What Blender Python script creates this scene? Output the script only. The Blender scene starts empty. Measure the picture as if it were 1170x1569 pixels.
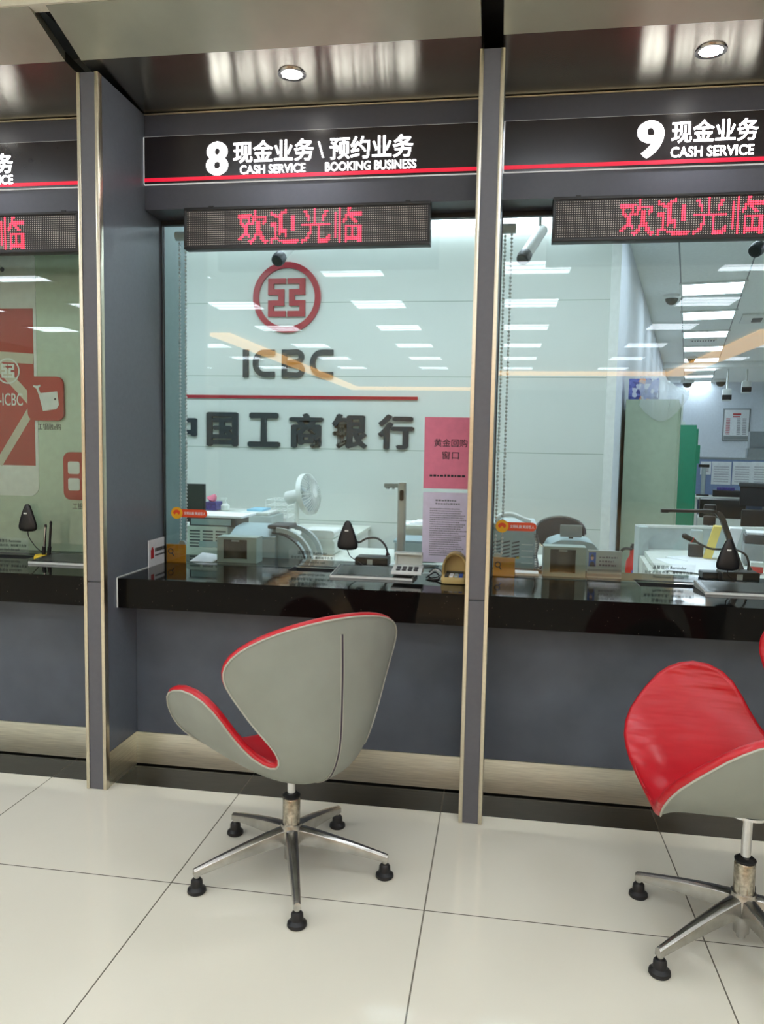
import bpy, bmesh, math, random
from mathutils import Vector, Matrix
from mathutils.bvhtree import BVHTree
random.seed(7)
PI = math.pi
S = bpy.context.scene
COL = S.collection

# ------------------------------------------------------------------ camera
IW, IH = 1170, 1569
FPX = 1184.09
CAM = Vector((1.5951, -2.7655, 1.3875))
YAW, PITCH, ROLL = 0.15213, -0.08649, 0.01874
_f = Vector((-math.sin(YAW)*math.cos(PITCH), math.cos(YAW)*math.cos(PITCH), math.sin(PITCH)))
_r = Vector((math.cos(YAW), math.sin(YAW), 0)); _u = _r.cross(_f)
_r2 = _r*math.cos(ROLL) + _u*math.sin(ROLL); _u2 = -_r*math.sin(ROLL) + _u*math.cos(ROLL)
cd = bpy.data.cameras.new('camera'); cam = bpy.data.objects.new('camera', cd); COL.objects.link(cam)
cam.matrix_world = Matrix(((_r2.x, _u2.x, -_f.x, CAM.x), (_r2.y, _u2.y, -_f.y, CAM.y), (_r2.z, _u2.z, -_f.z, CAM.z), (0, 0, 0, 1)))
cd.sensor_fit = 'HORIZONTAL'; cd.sensor_width = 36; cd.lens = FPX/IW*36
cd.clip_start = .05; cd.clip_end = 100
S.camera = cam

# ------------------------------------------------------------------ world, exposure
w = bpy.data.worlds.new('world'); S.world = w; w.use_nodes = True
w.node_tree.nodes['Background'].inputs[0].default_value = (.75, .85, 1, 1)
w.node_tree.nodes['Background'].inputs[1].default_value = .25
S.view_settings.view_transform = 'Standard'; S.view_settings.look = 'None'
S.view_settings.exposure = 0.17; S.view_settings.gamma = 1.0
S.cycles.use_denoising = True
S.cycles.max_bounces = 9; S.cycles.diffuse_bounces = 4; S.cycles.glossy_bounces = 5
S.cycles.transparent_max_bounces = 16
S.cycles.caustics_reflective = False; S.cycles.caustics_refractive = False
S.cycles.sample_clamp_indirect = 6
LOBBY_E, OFFICE_E, TELLER_E, COVE_E, SPOT_W = 11.2, 10.0, 22.0, 5.6, 12.0

# ------------------------------------------------------------------ pixel -> point on a known plane
def ray(px, py): return _f + _r2*((px-IW/2)/FPX) - _u2*((py-IH/2)/FPX)
def onY(px, py, Y): d = ray(px, py); return CAM + d*((Y-CAM.y)/d.y)
def onZ(px, py, Z): d = ray(px, py); return CAM + d*((Z-CAM.z)/d.z)
def dep(px, py, D): return CAM + ray(px, py)*D

# ------------------------------------------------------------------ key measures
SP = 1.4784; FW = .0852; YP, YS, YG = .267, .378, .543
ZC, ZCB, YC = .836, .716, .103
ZSB, ZST, ZSOF, ZHB = 2.4515, 2.6395, 2.735, 2.35
YK = .069; FB = .80; LY = 2.95; ZLOB = 2.95; ZOFF = 3.0
OA = math.radians(12.68)                                     # the office behind is turned by this
OD = Vector((math.sin(OA), math.cos(OA), 0)); OR = Vector((math.cos(OA), -math.sin(OA), 0))
OC = Vector((2.372, LY, 0))                                  # corner of logo wall and office side wall

# ------------------------------------------------------------------ materials
def srgb(r, g, b):
    f = lambda c: (c/255/12.92) if c/255 <= .04045 else ((c/255+.055)/1.055)**2.4
    return (f(r), f(g), f(b), 1)
def pm(name, col, rough=.5, metal=0., nscale=30., namt=.06, bump=0., bscale=200., coat=0., emit=None, estr=0., aniso=0., tang=None, spec=None, stretch=None):
    m = bpy.data.materials.new(name); m.use_nodes = True; nt = m.node_tree; N = nt.nodes; L = nt.links
    b = N['Principled BSDF']; c = srgb(*col)
    b.inputs['Roughness'].default_value = rough; b.inputs['Metallic'].default_value = metal
    if spec is not None: b.inputs['Specular IOR Level'].default_value = spec
    if coat: b.inputs['Coat Weight'].default_value = coat; b.inputs['Coat Roughness'].default_value = .05
    tc = N.new('ShaderNodeTexCoord'); mp = N.new('ShaderNodeMapping'); L.new(tc.outputs['Object'], mp.inputs[0])
    if stretch: mp.inputs['Scale'].default_value = stretch
    n = N.new('ShaderNodeTexNoise'); n.inputs['Scale'].default_value = nscale; n.inputs['Detail'].default_value = 4
    L.new(mp.outputs[0], n.inputs['Vector'])
    mr = N.new('ShaderNodeMapRange'); mr.inputs['From Min'].default_value = .25; mr.inputs['From Max'].default_value = .75
    mr.inputs['To Min'].default_value = 1-namt; mr.inputs['To Max'].default_value = 1+namt
    L.new(n.outputs['Fac'], mr.inputs['Value'])
    mx = N.new('ShaderNodeMix'); mx.data_type = 'RGBA'; mx.blend_type = 'MULTIPLY'; mx.inputs[0].default_value = 1
    mx.inputs[6].default_value = c; L.new(mr.outputs[0], mx.inputs[7]); L.new(mx.outputs[2], b.inputs['Base Color'])
    if bump:
        n2 = N.new('ShaderNodeTexNoise'); n2.inputs['Scale'].default_value = bscale; L.new(mp.outputs[0], n2.inputs['Vector'])
        bp = N.new('ShaderNodeBump'); bp.inputs['Strength'].default_value = bump; bp.inputs['Distance'].default_value = .004
        L.new(n2.outputs['Fac'], bp.inputs['Height']); L.new(bp.outputs[0], b.inputs['Normal'])
    if emit:
        b.inputs['Emission Color'].default_value = srgb(*emit); b.inputs['Emission Strength'].default_value = estr
    if aniso:
        b.inputs['Anisotropic'].default_value = aniso
        cx = N.new('ShaderNodeCombineXYZ')
        for i in range(3): cx.inputs[i].default_value = tang[i]
        L.new(cx.outputs[0], b.inputs['Tangent'])
    return m
def wavy(m, strength, scale):                                # slow unevenness of sheet metal
    nt = m.node_tree; N = nt.nodes; L = nt.links; b = N['Principled BSDF']
    tc = N.new('ShaderNodeTexCoord'); mp = N.new('ShaderNodeMapping'); mp.inputs['Scale'].default_value = scale
    L.new(tc.outputs['Object'], mp.inputs[0]); n = N.new('ShaderNodeTexNoise'); n.inputs['Scale'].default_value = 1; n.inputs['Detail'].default_value = 2
    L.new(mp.outputs[0], n.inputs[0]); bp = N.new('ShaderNodeBump'); bp.inputs['Strength'].default_value = strength; bp.inputs['Distance'].default_value = .02
    L.new(n.outputs['Fac'], bp.inputs['Height']); L.new(bp.outputs[0], b.inputs['Normal'])
M = {}
M['laminate'] = pm('slate_laminate', (106, 113, 124), .38, 0, 60, .05, .05, 900, spec=.35)
M['laminate_front'] = pm('grey_fin_laminate', (92, 92, 98), .42, 0, 60, .05, .05, 900)
M['inner_panel'] = pm('pale_bluegrey_laminate', (112, 136, 134), .45)
M['header'] = pm('header_laminate', (80, 81, 90), .34, 0, 60, .04, .04, 700, spec=.4)
M['panel'] = pm('counter_panel_laminate', (87, 93, 103), .45, 0, 6, .16, .08, 300, spec=.35)
M['steel'] = pm('champagne_steel_trim', (216, 206, 184), .3, 1, 80, .06, 0)
M['band'] = pm('brushed_steel_band', (226, 226, 212), .33, 1, 8, .2, .05, 60, stretch=(1, 1, 40), aniso=.5, tang=(0, 0, 1))
M['soffit'] = pm('brushed_steel_soffit', (158, 156, 145), .25, 1, 4, .1, aniso=.93, tang=(0, 1, 0)); wavy(M['soffit'], .10, (7, .25, 1))
M['fascia'] = pm('brushed_steel_fascia', (196, 198, 184), .45, 1, 4, .1, aniso=.7, tang=(0, 1, 0)); wavy(M['fascia'], .3, (7, .6, 1))
M['black'] = pm('black_plastic', (24, 24, 26), .4, 0, 40, .1)
M['gloss_black'] = pm('gloss_black_board', (36, 31, 34), .22, 0, 40, .04)
M['dark'] = pm('dark_recess', (30, 28, 27), .6)
M['dkgrey'] = pm('dark_grey_plastic', (58, 62, 66), .45)
M['cream_wall'] = pm('cream_wall_paint', (226, 222, 205), .7)
M['beige_wall'] = pm('beige_wall_paint', (150, 140, 124), .7)
M['white_wall'] = pm('white_wall_paint', (222, 228, 236), .7)
M['ceil'] = pm('ceiling_board', (240, 245, 243), .85)
M['white'] = pm('white_plastic', (226, 230, 226), .45)
M['offwhite'] = pm('off_white_plastic', (205, 212, 205), .5)
M['ltgrey'] = pm('light_grey_plastic', (178, 190, 190), .5)
M['bluegrey'] = pm('blue_grey_plastic', (156, 178, 182), .42)
M['greengrey'] = pm('green_grey_plastic', (158, 178, 170), .42)
M['smoke'] = pm('smoked_acrylic', (40, 44, 38), .3)
M['paper'] = pm('paper', (236, 238, 240), .8)
M['chrome'] = pm('polished_aluminium', (205, 205, 205), .16, 1, 40, .12, .02, 90)
M['alu'] = pm('cast_aluminium', (186, 184, 180), .27, 1, 25, .2, .08, 60)
M['rust'] = pm('worn_chrome', (176, 170, 158), .25, 1, 90, .4, .05, 120)
M['rubber'] = pm('black_rubber', (20, 20, 22), .5)
M['shell'] = pm('grey_vinyl', (143, 147, 138), .5, 0, 9, .07, .06, 700, spec=.35)
M['red_vinyl'] = pm('red_vinyl', (190, 24, 36), .33, 0, 7, .08, .03, 350)
wavy(M['red_vinyl'], .55, (4, 4, 26))
M['piping'] = pm('pale_piping', (176, 176, 164), .5)
M['stitch'] = pm('dark_stitch', (62, 52, 66), .7)
M['red'] = pm('red_print', (190, 34, 44), .4)
M['emblem_red'] = pm('emblem_red', (160, 24, 42), .4)
M['letter'] = pm('navy_letter', (38, 48, 54), .4)
M['orange'] = pm('orange_card', (238, 158, 24), .5)
M['pink'] = pm('pink_paper', (228, 128, 152), .8)
M['lav'] = pm('pale_lavender_paper', (214, 206, 226), .8)
M['ink'] = pm('black_ink', (34, 34, 38), .7)
M['greyink'] = pm('grey_ink', (112, 112, 120), .7)
M['stickerink'] = pm('sticker_ink', (40, 52, 52), .7)
M['gold'] = pm('gold_print', (240, 178, 30), .5)
M['badge'] = pm('orange_red_badge', (226, 78, 34), .5)
M['cream_pl'] = pm('cream_plastic', (214, 188, 124), .45)
M['blue'] = pm('blue_print', (50, 96, 190), .5)
M['skin'] = pm('photo_skin', (220, 180, 160), .6)
M['olive'] = pm('olive_steel', (164, 180, 158), .5, 0, 20, .06)
M['green'] = pm('green_steel', (34, 152, 116), .4, 0, 20, .06)
M['desk'] = pm('office_desk_white', (214, 218, 208), .5)
M['screen_blue'] = pm('blue_partition_fabric', (126, 146, 184), .8)
M['steelgrey'] = pm('steel_grey', (140, 148, 150), .45)
M['extred'] = pm('extinguisher_red', (206, 38, 34), .3)
M['yellow'] = pm('yellow_folder', (232, 208, 110), .6)
M['purple'] = pm('purple_box_print', (70, 66, 140), .5, 0, 60, .6)
def print_mix(name, cols, scale):
    m = pm(name, cols[0], .5); nt = m.node_tree; N = nt.nodes; L = nt.links; b = N['Principled BSDF']
    tc = N.new('ShaderNodeTexCoord'); v = N.new('ShaderNodeTexVoronoi'); v.inputs['Scale'].default_value = scale; L.new(tc.outputs['Object'], v.inputs['Vector'])
    sx = N.new('ShaderNodeSeparateColor'); L.new(v.outputs['Color'], sx.inputs[0]); cr = N.new('ShaderNodeValToRGB'); cr.color_ramp.interpolation = 'CONSTANT'
    for i, c in enumerate(cols):
        e = cr.color_ramp.elements[0] if i == 0 else cr.color_ramp.elements.new(i/len(cols)); e.position = i/len(cols); e.color = srgb(*c)
    L.new(sx.outputs[0], cr.inputs[0]); L.new(cr.outputs[0], b.inputs['Base Color']); return m
M['print_box'] = print_mix('blue_printed_carton', [(84, 96, 176), (116, 128, 204), (70, 78, 150), (206, 212, 230), (96, 110, 190), (220, 150, 110)], 34)
M['ltblue'] = pm('pale_blue_plastic', (150, 205, 230), .5)
M['frame'] = pm('window_frame_metal', (66, 66, 66), .4, .6)
M['mesh_black'] = pm('black_chair_fabric', (34, 36, 42), .7)
M['posterbg'] = pm('pale_green_poster', (206, 228, 204), .55)
M['posterwhite'] = pm('poster_white', (242, 250, 242), .5)
M['posterred'] = pm('poster_red', (186, 44, 36), .45, 0, 3, .12)
M['streak'] = pm('poster_pale_streak', (216, 214, 190), .5)
M['yel2'] = pm('yellow_rubber', (222, 192, 40), .5)
M['bead'] = pm('white_bead', (232, 236, 236), .35)
def emis(name, col, s, rough=.4): return pm(name, (230, 230, 230), rough, 0, 30, .02, emit=col, estr=s)
M['sign_white'] = emis('lit_white_letters', (255, 255, 255), 6.5)
M['sign_red'] = pm('lit_red_stripe', (200, 20, 50), .4, emit=(225, 24, 56), estr=.75)
M['lamp'] = emis('lamp_disc', (255, 252, 244), 18)
M['troffer'] = emis('lobby_light_diffuser', (236, 244, 255), LOBBY_E)
M['troffer_office'] = emis('office_light_diffuser', (226, 240, 255), OFFICE_E)
M['troffer_teller'] = emis('teller_light_diffuser', (226, 240, 255), TELLER_E)
M['light_gap'] = emis('sign_edge_glow', (255, 255, 255), .28)
M['cove'] = emis('warm_cove_light', (255, 186, 96), COVE_E)
M['led_red'] = pm('lit_led_dots', (230, 60, 80), .4, emit=(255, 52, 78), estr=2.6)
M['window_sky'] = emis('entrance_daylight', (222, 236, 255), 2.2)
M['redbanner'] = pm('red_banner', (190, 30, 36), .6)
# LED matrix face: pale dots in a grid
def led_face():
    m = pm('led_matrix_face', (26, 24, 24), .5); nt = m.node_tree; N = nt.nodes; L = nt.links; b = N['Principled BSDF']
    tc = N.new('ShaderNodeTexCoord'); mp = N.new('ShaderNodeMapping'); p = 1/.0085
    mp.inputs['Scale'].default_value = (p, p, p); L.new(tc.outputs['Object'], mp.inputs[0])
    fr = N.new('ShaderNodeVectorMath'); fr.operation = 'FRACTION'; L.new(mp.outputs[0], fr.inputs[0])
    sb = N.new('ShaderNodeVectorMath'); sb.operation = 'SUBTRACT'; sb.inputs[1].default_value = (.5, .5, .5); L.new(fr.outputs[0], sb.inputs[0])
    ml = N.new('ShaderNodeVectorMath'); ml.operation = 'MULTIPLY'; ml.inputs[1].default_value = (1, 0, 1); L.new(sb.outputs[0], ml.inputs[0])
    ln = N.new('ShaderNodeVectorMath'); ln.operation = 'LENGTH'; L.new(ml.outputs[0], ln.inputs[0])
    lt = N.new('ShaderNodeMath'); lt.operation = 'LESS_THAN'; lt.inputs[1].default_value = .22; L.new(ln.outputs['Value'], lt.inputs[0])
    mx = N.new('ShaderNodeMix'); mx.data_type = 'RGBA'; L.new(lt.outputs[0], mx.inputs[0])
    mx.inputs[6].default_value = srgb(30, 27, 27); mx.inputs[7].default_value = srgb(196, 188, 180); L.new(mx.outputs[2], b.inputs['Base Color'])
    return m
M['led_face'] = led_face()
# black granite with pale specks
def granite():
    m = pm('black_granite', (16, 15, 14), .05, 0, 30, .1, spec=.13); nt = m.node_tree; N = nt.nodes; L = nt.links; b = N['Principled BSDF']
    tc = N.new('ShaderNodeTexCoord'); v = N.new('ShaderNodeTexVoronoi'); v.inputs['Scale'].default_value = 110; L.new(tc.outputs['Object'], v.inputs['Vector'])
    lt = N.new('ShaderNodeMath'); lt.operation = 'LESS_THAN'; lt.inputs[1].default_value = .1; L.new(v.outputs['Distance'], lt.inputs[0])
    sx = N.new('ShaderNodeSeparateColor'); L.new(v.outputs['Color'], sx.inputs[0])
    gt = N.new('ShaderNodeMath'); gt.operation = 'GREATER_THAN'; gt.inputs[1].default_value = .86; L.new(sx.outputs[0], gt.inputs[0])
    mu = N.new('ShaderNodeMath'); mu.operation = 'MULTIPLY'; L.new(lt.outputs[0], mu.inputs[0]); L.new(gt.outputs[0], mu.inputs[1])
    mx = N.new('ShaderNodeMix'); mx.data_type = 'RGBA'; L.new(mu.outputs[0], mx.inputs[0])
    mx.inputs[6].default_value = srgb(15, 14, 13); mx.inputs[7].default_value = srgb(150, 140, 124); L.new(mx.outputs[2], b.inputs['Base Color'])
    return m
M['granite'] = granite()
def tile(name, col, groutcol, size, x0, y0, gw, rough):
    m = pm(name, col, rough, 0, 2, .02); nt = m.node_tree; N = nt.nodes; L = nt.links; b = N['Principled BSDF']
    mxc = b.inputs['Base Color'].links[0].from_socket
    g = N.new('ShaderNodeNewGeometry'); sp = N.new('ShaderNodeSeparateXYZ'); L.new(g.outputs['Position'], sp.inputs[0]); masks = []
    for ax, o in (('X', x0), ('Y', y0)):
        a = N.new('ShaderNodeMath'); a.operation = 'SUBTRACT'; a.inputs[1].default_value = o - size*40; L.new(sp.outputs[ax], a.inputs[0])
        d = N.new('ShaderNodeMath'); d.operation = 'PINGPONG'; d.inputs[1].default_value = size/2; L.new(a.outputs[0], d.inputs[0])
        lt = N.new('ShaderNodeMath'); lt.operation = 'LESS_THAN'; lt.inputs[1].default_value = gw/2; L.new(d.outputs[0], lt.inputs[0]); masks.append(lt)
    mx = N.new('ShaderNodeMath'); mx.operation = 'MAXIMUM'; L.new(masks[0].outputs[0], mx.inputs[0]); L.new(masks[1].outputs[0], mx.inputs[1])
    mi = N.new('ShaderNodeMix'); mi.data_type = 'RGBA'; L.new(mx.outputs[0], mi.inputs[0]); L.new(mxc, mi.inputs[6]); mi.inputs[7].default_value = srgb(*groutcol)
    L.new(mi.outputs[2], b.inputs['Base Color'])
    return m
M['tile'] = tile('cream_polished_tile', (228, 223, 206), (112, 106, 92), .8, .6078, -.5634, .0042, .09)
M['tile_black'] = tile('black_polished_tile', (20, 19, 17), (62, 57, 48), .8, .6078, -.5634, .004, .09)
M['tile_black'].node_tree.nodes['Principled BSDF'].inputs['Specular IOR Level'].default_value = .08
def lined(name, col, linecol, zs, dx, xo):                   # wall boards with fine horizontal joints
    m = pm(name, col, .6, 0, 3, .015); nt = m.node_tree; N = nt.nodes; L = nt.links; b = N['Principled BSDF']; src = b.inputs['Base Color'].links[0].from_socket
    g = N.new('ShaderNodeNewGeometry'); sp = N.new('ShaderNodeSeparateXYZ'); L.new(g.outputs['Position'], sp.inputs[0]); ms = []
    for ax, size, o in (('Z', zs, .807), ('X', dx, xo)):
        if not size: continue
        a = N.new('ShaderNodeMath'); a.operation = 'SUBTRACT'; a.inputs[1].default_value = o-size*20; L.new(sp.outputs[ax], a.inputs[0])
        d = N.new('ShaderNodeMath'); d.operation = 'PINGPONG'; d.inputs[1].default_value = size/2; L.new(a.outputs[0], d.inputs[0])
        lt = N.new('ShaderNodeMath'); lt.operation = 'LESS_THAN'; lt.inputs[1].default_value = .0028; L.new(d.outputs[0], lt.inputs[0]); ms.append(lt)
    out = ms[0].outputs[0]
    if len(ms) > 1:
        mx = N.new('ShaderNodeMath'); mx.operation = 'MAXIMUM'; L.new(ms[0].outputs[0], mx.inputs[0]); L.new(ms[1].outputs[0], mx.inputs[1]); out = mx.outputs[0]
    mi = N.new('ShaderNodeMix'); mi.data_type = 'RGBA'; L.new(out, mi.inputs[0]); L.new(src, mi.inputs[6]); mi.inputs[7].default_value = srgb(*linecol)
    L.new(mi.outputs[2], b.inputs['Base Color']); return m
M['logo_wall'] = lined('pale_green_wall_board', (208, 214, 208), (150, 165, 152), .5425, 0, 0)
def glass():
    m = bpy.data.materials.new('tinted_security_glass'); m.use_nodes = True; nt = m.node_tree; N = nt.nodes; L = nt.links
    N.remove(N['Principled BSDF']); out = N['Material Output']
    t = N.new('ShaderNodeBsdfTransparent'); t.inputs[0].default_value = (.93, .968, .955, 1)
    g = N.new('ShaderNodeBsdfGlossy'); g.inputs['Roughness'].default_value = .0
    fr = N.new('ShaderNodeFresnel'); fr.inputs[0].default_value = 1.5
    mx = N.new('ShaderNodeMixShader'); L.new(fr.outputs[0], mx.inputs[0]); L.new(t.outputs[0], mx.inputs[1]); L.new(g.outputs[0], mx.inputs[2]); L.new(mx.outputs[0], out.inputs[0])
    return m
M['glass'] = glass()
def clearfilm(name, col, alpha):
    m = bpy.data.materials.new(name); m.use_nodes = True; nt = m.node_tree; N = nt.nodes; L = nt.links; b = N['Principled BSDF']
    b.inputs['Base Color'].default_value = srgb(*col); b.inputs['Alpha'].default_value = alpha; b.inputs['Roughness'].default_value = .15
    n = N.new('ShaderNodeTexNoise'); n.inputs['Scale'].default_value = 25; bp = N.new('ShaderNodeBump'); bp.inputs['Strength'].default_value = .4
    L.new(n.outputs[0], bp.inputs['Height']); L.new(bp.outputs[0], b.inputs['Normal']); return m
M['film'] = clearfilm('clear_plastic_wrap', (246, 250, 250), .24)
M['sticker'] = clearfilm('clear_sticker_film', (200, 214, 208), .07)

# ------------------------------------------------------------------ geometry helpers
class MB:
    def __init__(s): s.v = []; s.f = []
    def add(s, vs, fs):
        o = len(s.v); s.v += [tuple(v) for v in vs]; s.f += [tuple(i+o for i in f) for f in fs]; return s
    def box(s, x0, x1, y0, y1, z0, z1):
        return s.add([(x0,y0,z0),(x1,y0,z0),(x1,y1,z0),(x0,y1,z0),(x0,y0,z1),(x1,y0,z1),(x1,y1,z1),(x0,y1,z1)],
                     [(3,2,1,0),(4,5,6,7),(0,1,5,4),(1,2,6,5),(2,3,7,6),(3,0,4,7)])
    def obox(s, c, a, b, u0, u1, v0, v1, z0, z1):            # box in a turned frame: c + a*u + b*v
        P = [c+a*u+b*v+Vector((0,0,z)) for z in (z0, z1) for (u, v) in ((u0,v0),(u1,v0),(u1,v1),(u0,v1))]
        return s.add(P, [(3,2,1,0),(4,5,6,7),(0,1,5,4),(1,2,6,5),(2,3,7,6),(3,0,4,7)])
    def prism(s, poly, ax, a0, a1):                          # poly in the two other axes (in order)
        n = len(poly); P = []
        for a in (a0, a1):
            for p in poly:
                P.append({'x': (a, p[0], p[1]), 'y': (p[0], a, p[1]), 'z': (p[0], p[1], a)}[ax])
        return s.add(P, [tuple(range(n))[::-1], tuple(range(n, 2*n))] + [(i, (i+1) % n, n+(i+1) % n, n+i) for i in range(n)])
    def ring(s, pts_rows, closed=True, cap=True):            # loft rows of equal length
        n = len(pts_rows[0]); P = [p for r in pts_rows for p in r]; F = []
        for j in range(len(pts_rows)-1):
            for i in range(n if closed else n-1):
                F.append((j*n+i, j*n+(i+1) % n, (j+1)*n+(i+1) % n, (j+1)*n+i))
        if cap: F += [tuple(range(n))[::-1], tuple(range((len(pts_rows)-1)*n, len(pts_rows)*n))]
        return s.add(P, F)
    def tube(s, pts, r, n=8, cap=True):
        pts = [Vector(p) for p in pts]; rows = []; rr = r if isinstance(r, (list, tuple)) else [r]*len(pts)
        t0 = (pts[1]-pts[0]).normalized(); a = t0.orthogonal().normalized()
        for i, p in enumerate(pts):
            t = (pts[min(i+1, len(pts)-1)]-pts[max(i-1, 0)]).normalized()
            a = (a - t*a.dot(t)); a = a.normalized() if a.length > 1e-6 else t.orthogonal().normalized(); b = t.cross(a)
            rows.append([p + (a*math.cos(2*PI*k/n)+b*math.sin(2*PI*k/n))*rr[i] for k in range(n)])
        return s.ring(rows, True, cap)
    def cyl(s, p0, p1, r0, r1=None, n=24): return s.tube([p0, p1], [r0, r0 if r1 is None else r1], n)
    def lathe(s, prof, c=(0,0,0), n=28):                     # prof: (radius, z)
        rows = [[(c[0]+max(r, 1e-5)*math.cos(2*PI*k/n), c[1]+max(r, 1e-5)*math.sin(2*PI*k/n), c[2]+z) for k in range(n)] for r, z in prof]
        return s.ring(rows)
    def ball(s, c, r, n=12, m=8):
        return s.lathe([(r*math.sin(PI*j/m), -r*math.cos(PI*j/m)) for j in range(m+1)], c, n)
    def rbox(s, x0, x1, y0, y1, z0, z1, r, ax='y', n=5):     # box with rounded corners seen along ax
        if ax == 'y': A = (x0, x1, z0, z1); rng = (y0, y1)
        elif ax == 'z': A = (x0, x1, y0, y1); rng = (z0, z1)
        else: A = (y0, y1, z0, z1); rng = (x0, x1)
        return s.prism(rrect(*A, r, n), ax, *rng)
    def build(s, name, mat, root=None, bevel=0, smooth=35, kind=None, label=None, mats=None):
        me = bpy.data.meshes.new(name); off = root.location if root is not None and root.parent is None else Vector((0,0,0))
        if root is not None and root.parent is not None: off = root.parent.location
        off = Vector(off)
        me.from_pydata([tuple(Vector(v)-off) for v in s.v], [], s.f)
        bm = bmesh.new(); bm.from_mesh(me); bmesh.ops.recalc_face_normals(bm, faces=bm.faces)
        if bevel:
            ed = [e for e in bm.edges if len(e.link_faces) == 2 and e.calc_face_angle(0) > .6]
            bmesh.ops.bevel(bm, geom=ed, offset=bevel, segments=2, profile=.6, affect='EDGES', clamp_overlap=True)
        bm.to_mesh(me); bm.free()
        for p in me.polygons: p.use_smooth = True
        me.set_sharp_from_angle(angle=math.radians(smooth))
        me.materials.append(M[mat] if isinstance(mat, str) else mat)
        o = bpy.data.objects.new(name, me); COL.objects.link(o)
        if root is not None: o.parent = root
        if kind: o['kind'] = kind
        if label: o['label'] = label
        return o
def rrect(x0, x1, y0, y1, r, n=5):
    P = []
    for cx, cy, a in ((x1-r, y1-r, 0), (x0+r, y1-r, 90), (x0+r, y0+r, 180), (x1-r, y0+r, 270)):
        for k in range(n+1):
            t = math.radians(a+90*k/n); P.append((cx+r*math.cos(t), cy+r*math.sin(t)))
    return P
def spl(pts, n=8, closed=False):                             # Catmull-Rom through points
    pts = [Vector(p) for p in pts]; out = []; N = len(pts)
    g = (lambda i: pts[i % N]) if closed else (lambda i: pts[max(0, min(N-1, i))])
    for i in range(N if closed else N-1):
        p0, p1, p2, p3 = g(i-1), g(i), g(i+1), g(i+2)
        for k in range(n):
            t = k/n; out.append(.5*((2*p1)+(p2-p0)*t+(2*p0-5*p1+4*p2-p3)*t*t+(3*p1-p0-3*p2+p3)*t**3))
    if not closed: out.append(pts[-1])
    return out
def thing(name, label, cat, loc, group=None):
    o = bpy.data.objects.new(name, None); COL.objects.link(o); o.location = loc; o.empty_display_size = .05
    o['label'] = label; o['category'] = cat
    if group: o['group'] = group
    return o
def tag(o, label, cat, group=None):
    o['label'] = label; o['category'] = cat
    if group: o['group'] = group
    return o
def solo(mb, name, mat, label, cat, loc, group=None, **k):   # a thing that is one mesh, its origin at its base
    dummy = bpy.data.objects.new('tmp', None); dummy.location = loc
    loc = Vector(loc); mb.v = [tuple(Vector(v)-loc) for v in mb.v]; bpy.data.objects.remove(dummy)
    o = mb.build(name, mat, None, **k); o.location = loc
    return tag(o, label, cat, group)
def struct(mb, name, mat, parent=None, **k):
    return mb.build(name, mat, parent, kind=None if parent else 'structure', **k)
def copy_tree(o, parent=None):
    c = o.copy(); COL.objects.link(c)
    if parent is not None: c.parent = parent
    for ch in [x for x in o.children]: copy_tree(ch, c)
    return c
def text_raw(body, bold=0., extrude=0., spacing=1.):
    cu = bpy.data.curves.new('t', 'FONT'); cu.body = body; cu.size = 1; cu.offset = bold; cu.extrude = extrude; cu.space_character = spacing
    cu.resolution_u = 4
    o = bpy.data.objects.new('t', cu); COL.objects.link(o); dg = bpy.context.evaluated_depsgraph_get(); dg.update()
    me = o.evaluated_get(dg).to_mesh(); V = [tuple(v.co) for v in me.vertices]; F = [tuple(p.vertices) for p in me.polygons]
    o.evaluated_get(dg).to_mesh_clear(); bpy.data.objects.remove(o); bpy.data.curves.remove(cu)
    return V, F
def text_mb(body, x0, x1, z0, z1, y, thick, bold=0., mb=None, spacing=1.):   # text filling a box on the plane Y=y, facing -Y
    V, F = text_raw(body, min(bold, .006), .5, spacing); mb = mb or MB(); bold = max(0, bold-.006)
    ax, bx = min(v[0] for v in V)-bold, max(v[0] for v in V)+bold; ay, by = min(v[1] for v in V)-bold*.5, max(v[1] for v in V)+bold*.5
    for i, (du, dv) in enumerate(((-1, 0), (1, 0), (0, -.5), (0, .5), (0, 0)) if bold else ((0, 0),)):
        mb.add([(x0+(v[0]+du*bold-ax)/(bx-ax)*(x1-x0), y-(v[2]+.5)*thick*(1-.02*i), z0+(v[1]+dv*bold-ay)/(by-ay)*(z1-z0)) for v in V], F)
    return mb
GLY = [(312,305),(572,305),(572,385),(395,385),(395,470),(550,470),(550,720),(395,720),(395,800),(572,800),(572,885),(312,885),(312,640),(465,640),(465,555),(312,555)]
def emblem(root, cx, cz, R, y, t, mat, rw=.165):             # ring round two facing square bends
    mb = MB(); n = 64; rows = []
    for r, yy in ((R, y), (R, y-t), (R*(1-rw), y-t), (R*(1-rw), y)):
        rows.append([(cx+r*math.cos(2*PI*k/n), yy, cz+r*math.sin(2*PI*k/n)) for k in range(n)])
    mb.ring(rows+[rows[0]], True, False); mb.build('emblem_ring', mat, root)
    g = MB()
    for s in (1, -1):
        g.prism([(cx+s*(x-586)/500*R, cz-(z-595)/540*R) for x, z in GLY], 'y', y-t, y)
    g.build('emblem_figure', mat, root)
def stroke(mb, path, w_, y, t):                              # a flat band of width w_ along a path in x-z
    L_, R_ = [], []
    for i, p in enumerate(path):
        a = path[max(i-1, 0)]; b = path[min(i+1, len(path)-1)]; d = Vector((b[0]-a[0], b[1]-a[1])).normalized(); n = Vector((-d.y, d.x))*w_/2
        L_.append((p[0]+n.x, p[1]+n.y)); R_.append((p[0]-n.x, p[1]-n.y))
    for i in range(len(path)-1):
        mb.prism([L_[i], L_[i+1], R_[i+1], R_[i]], 'y', y-t, y)
    return mb
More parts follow.
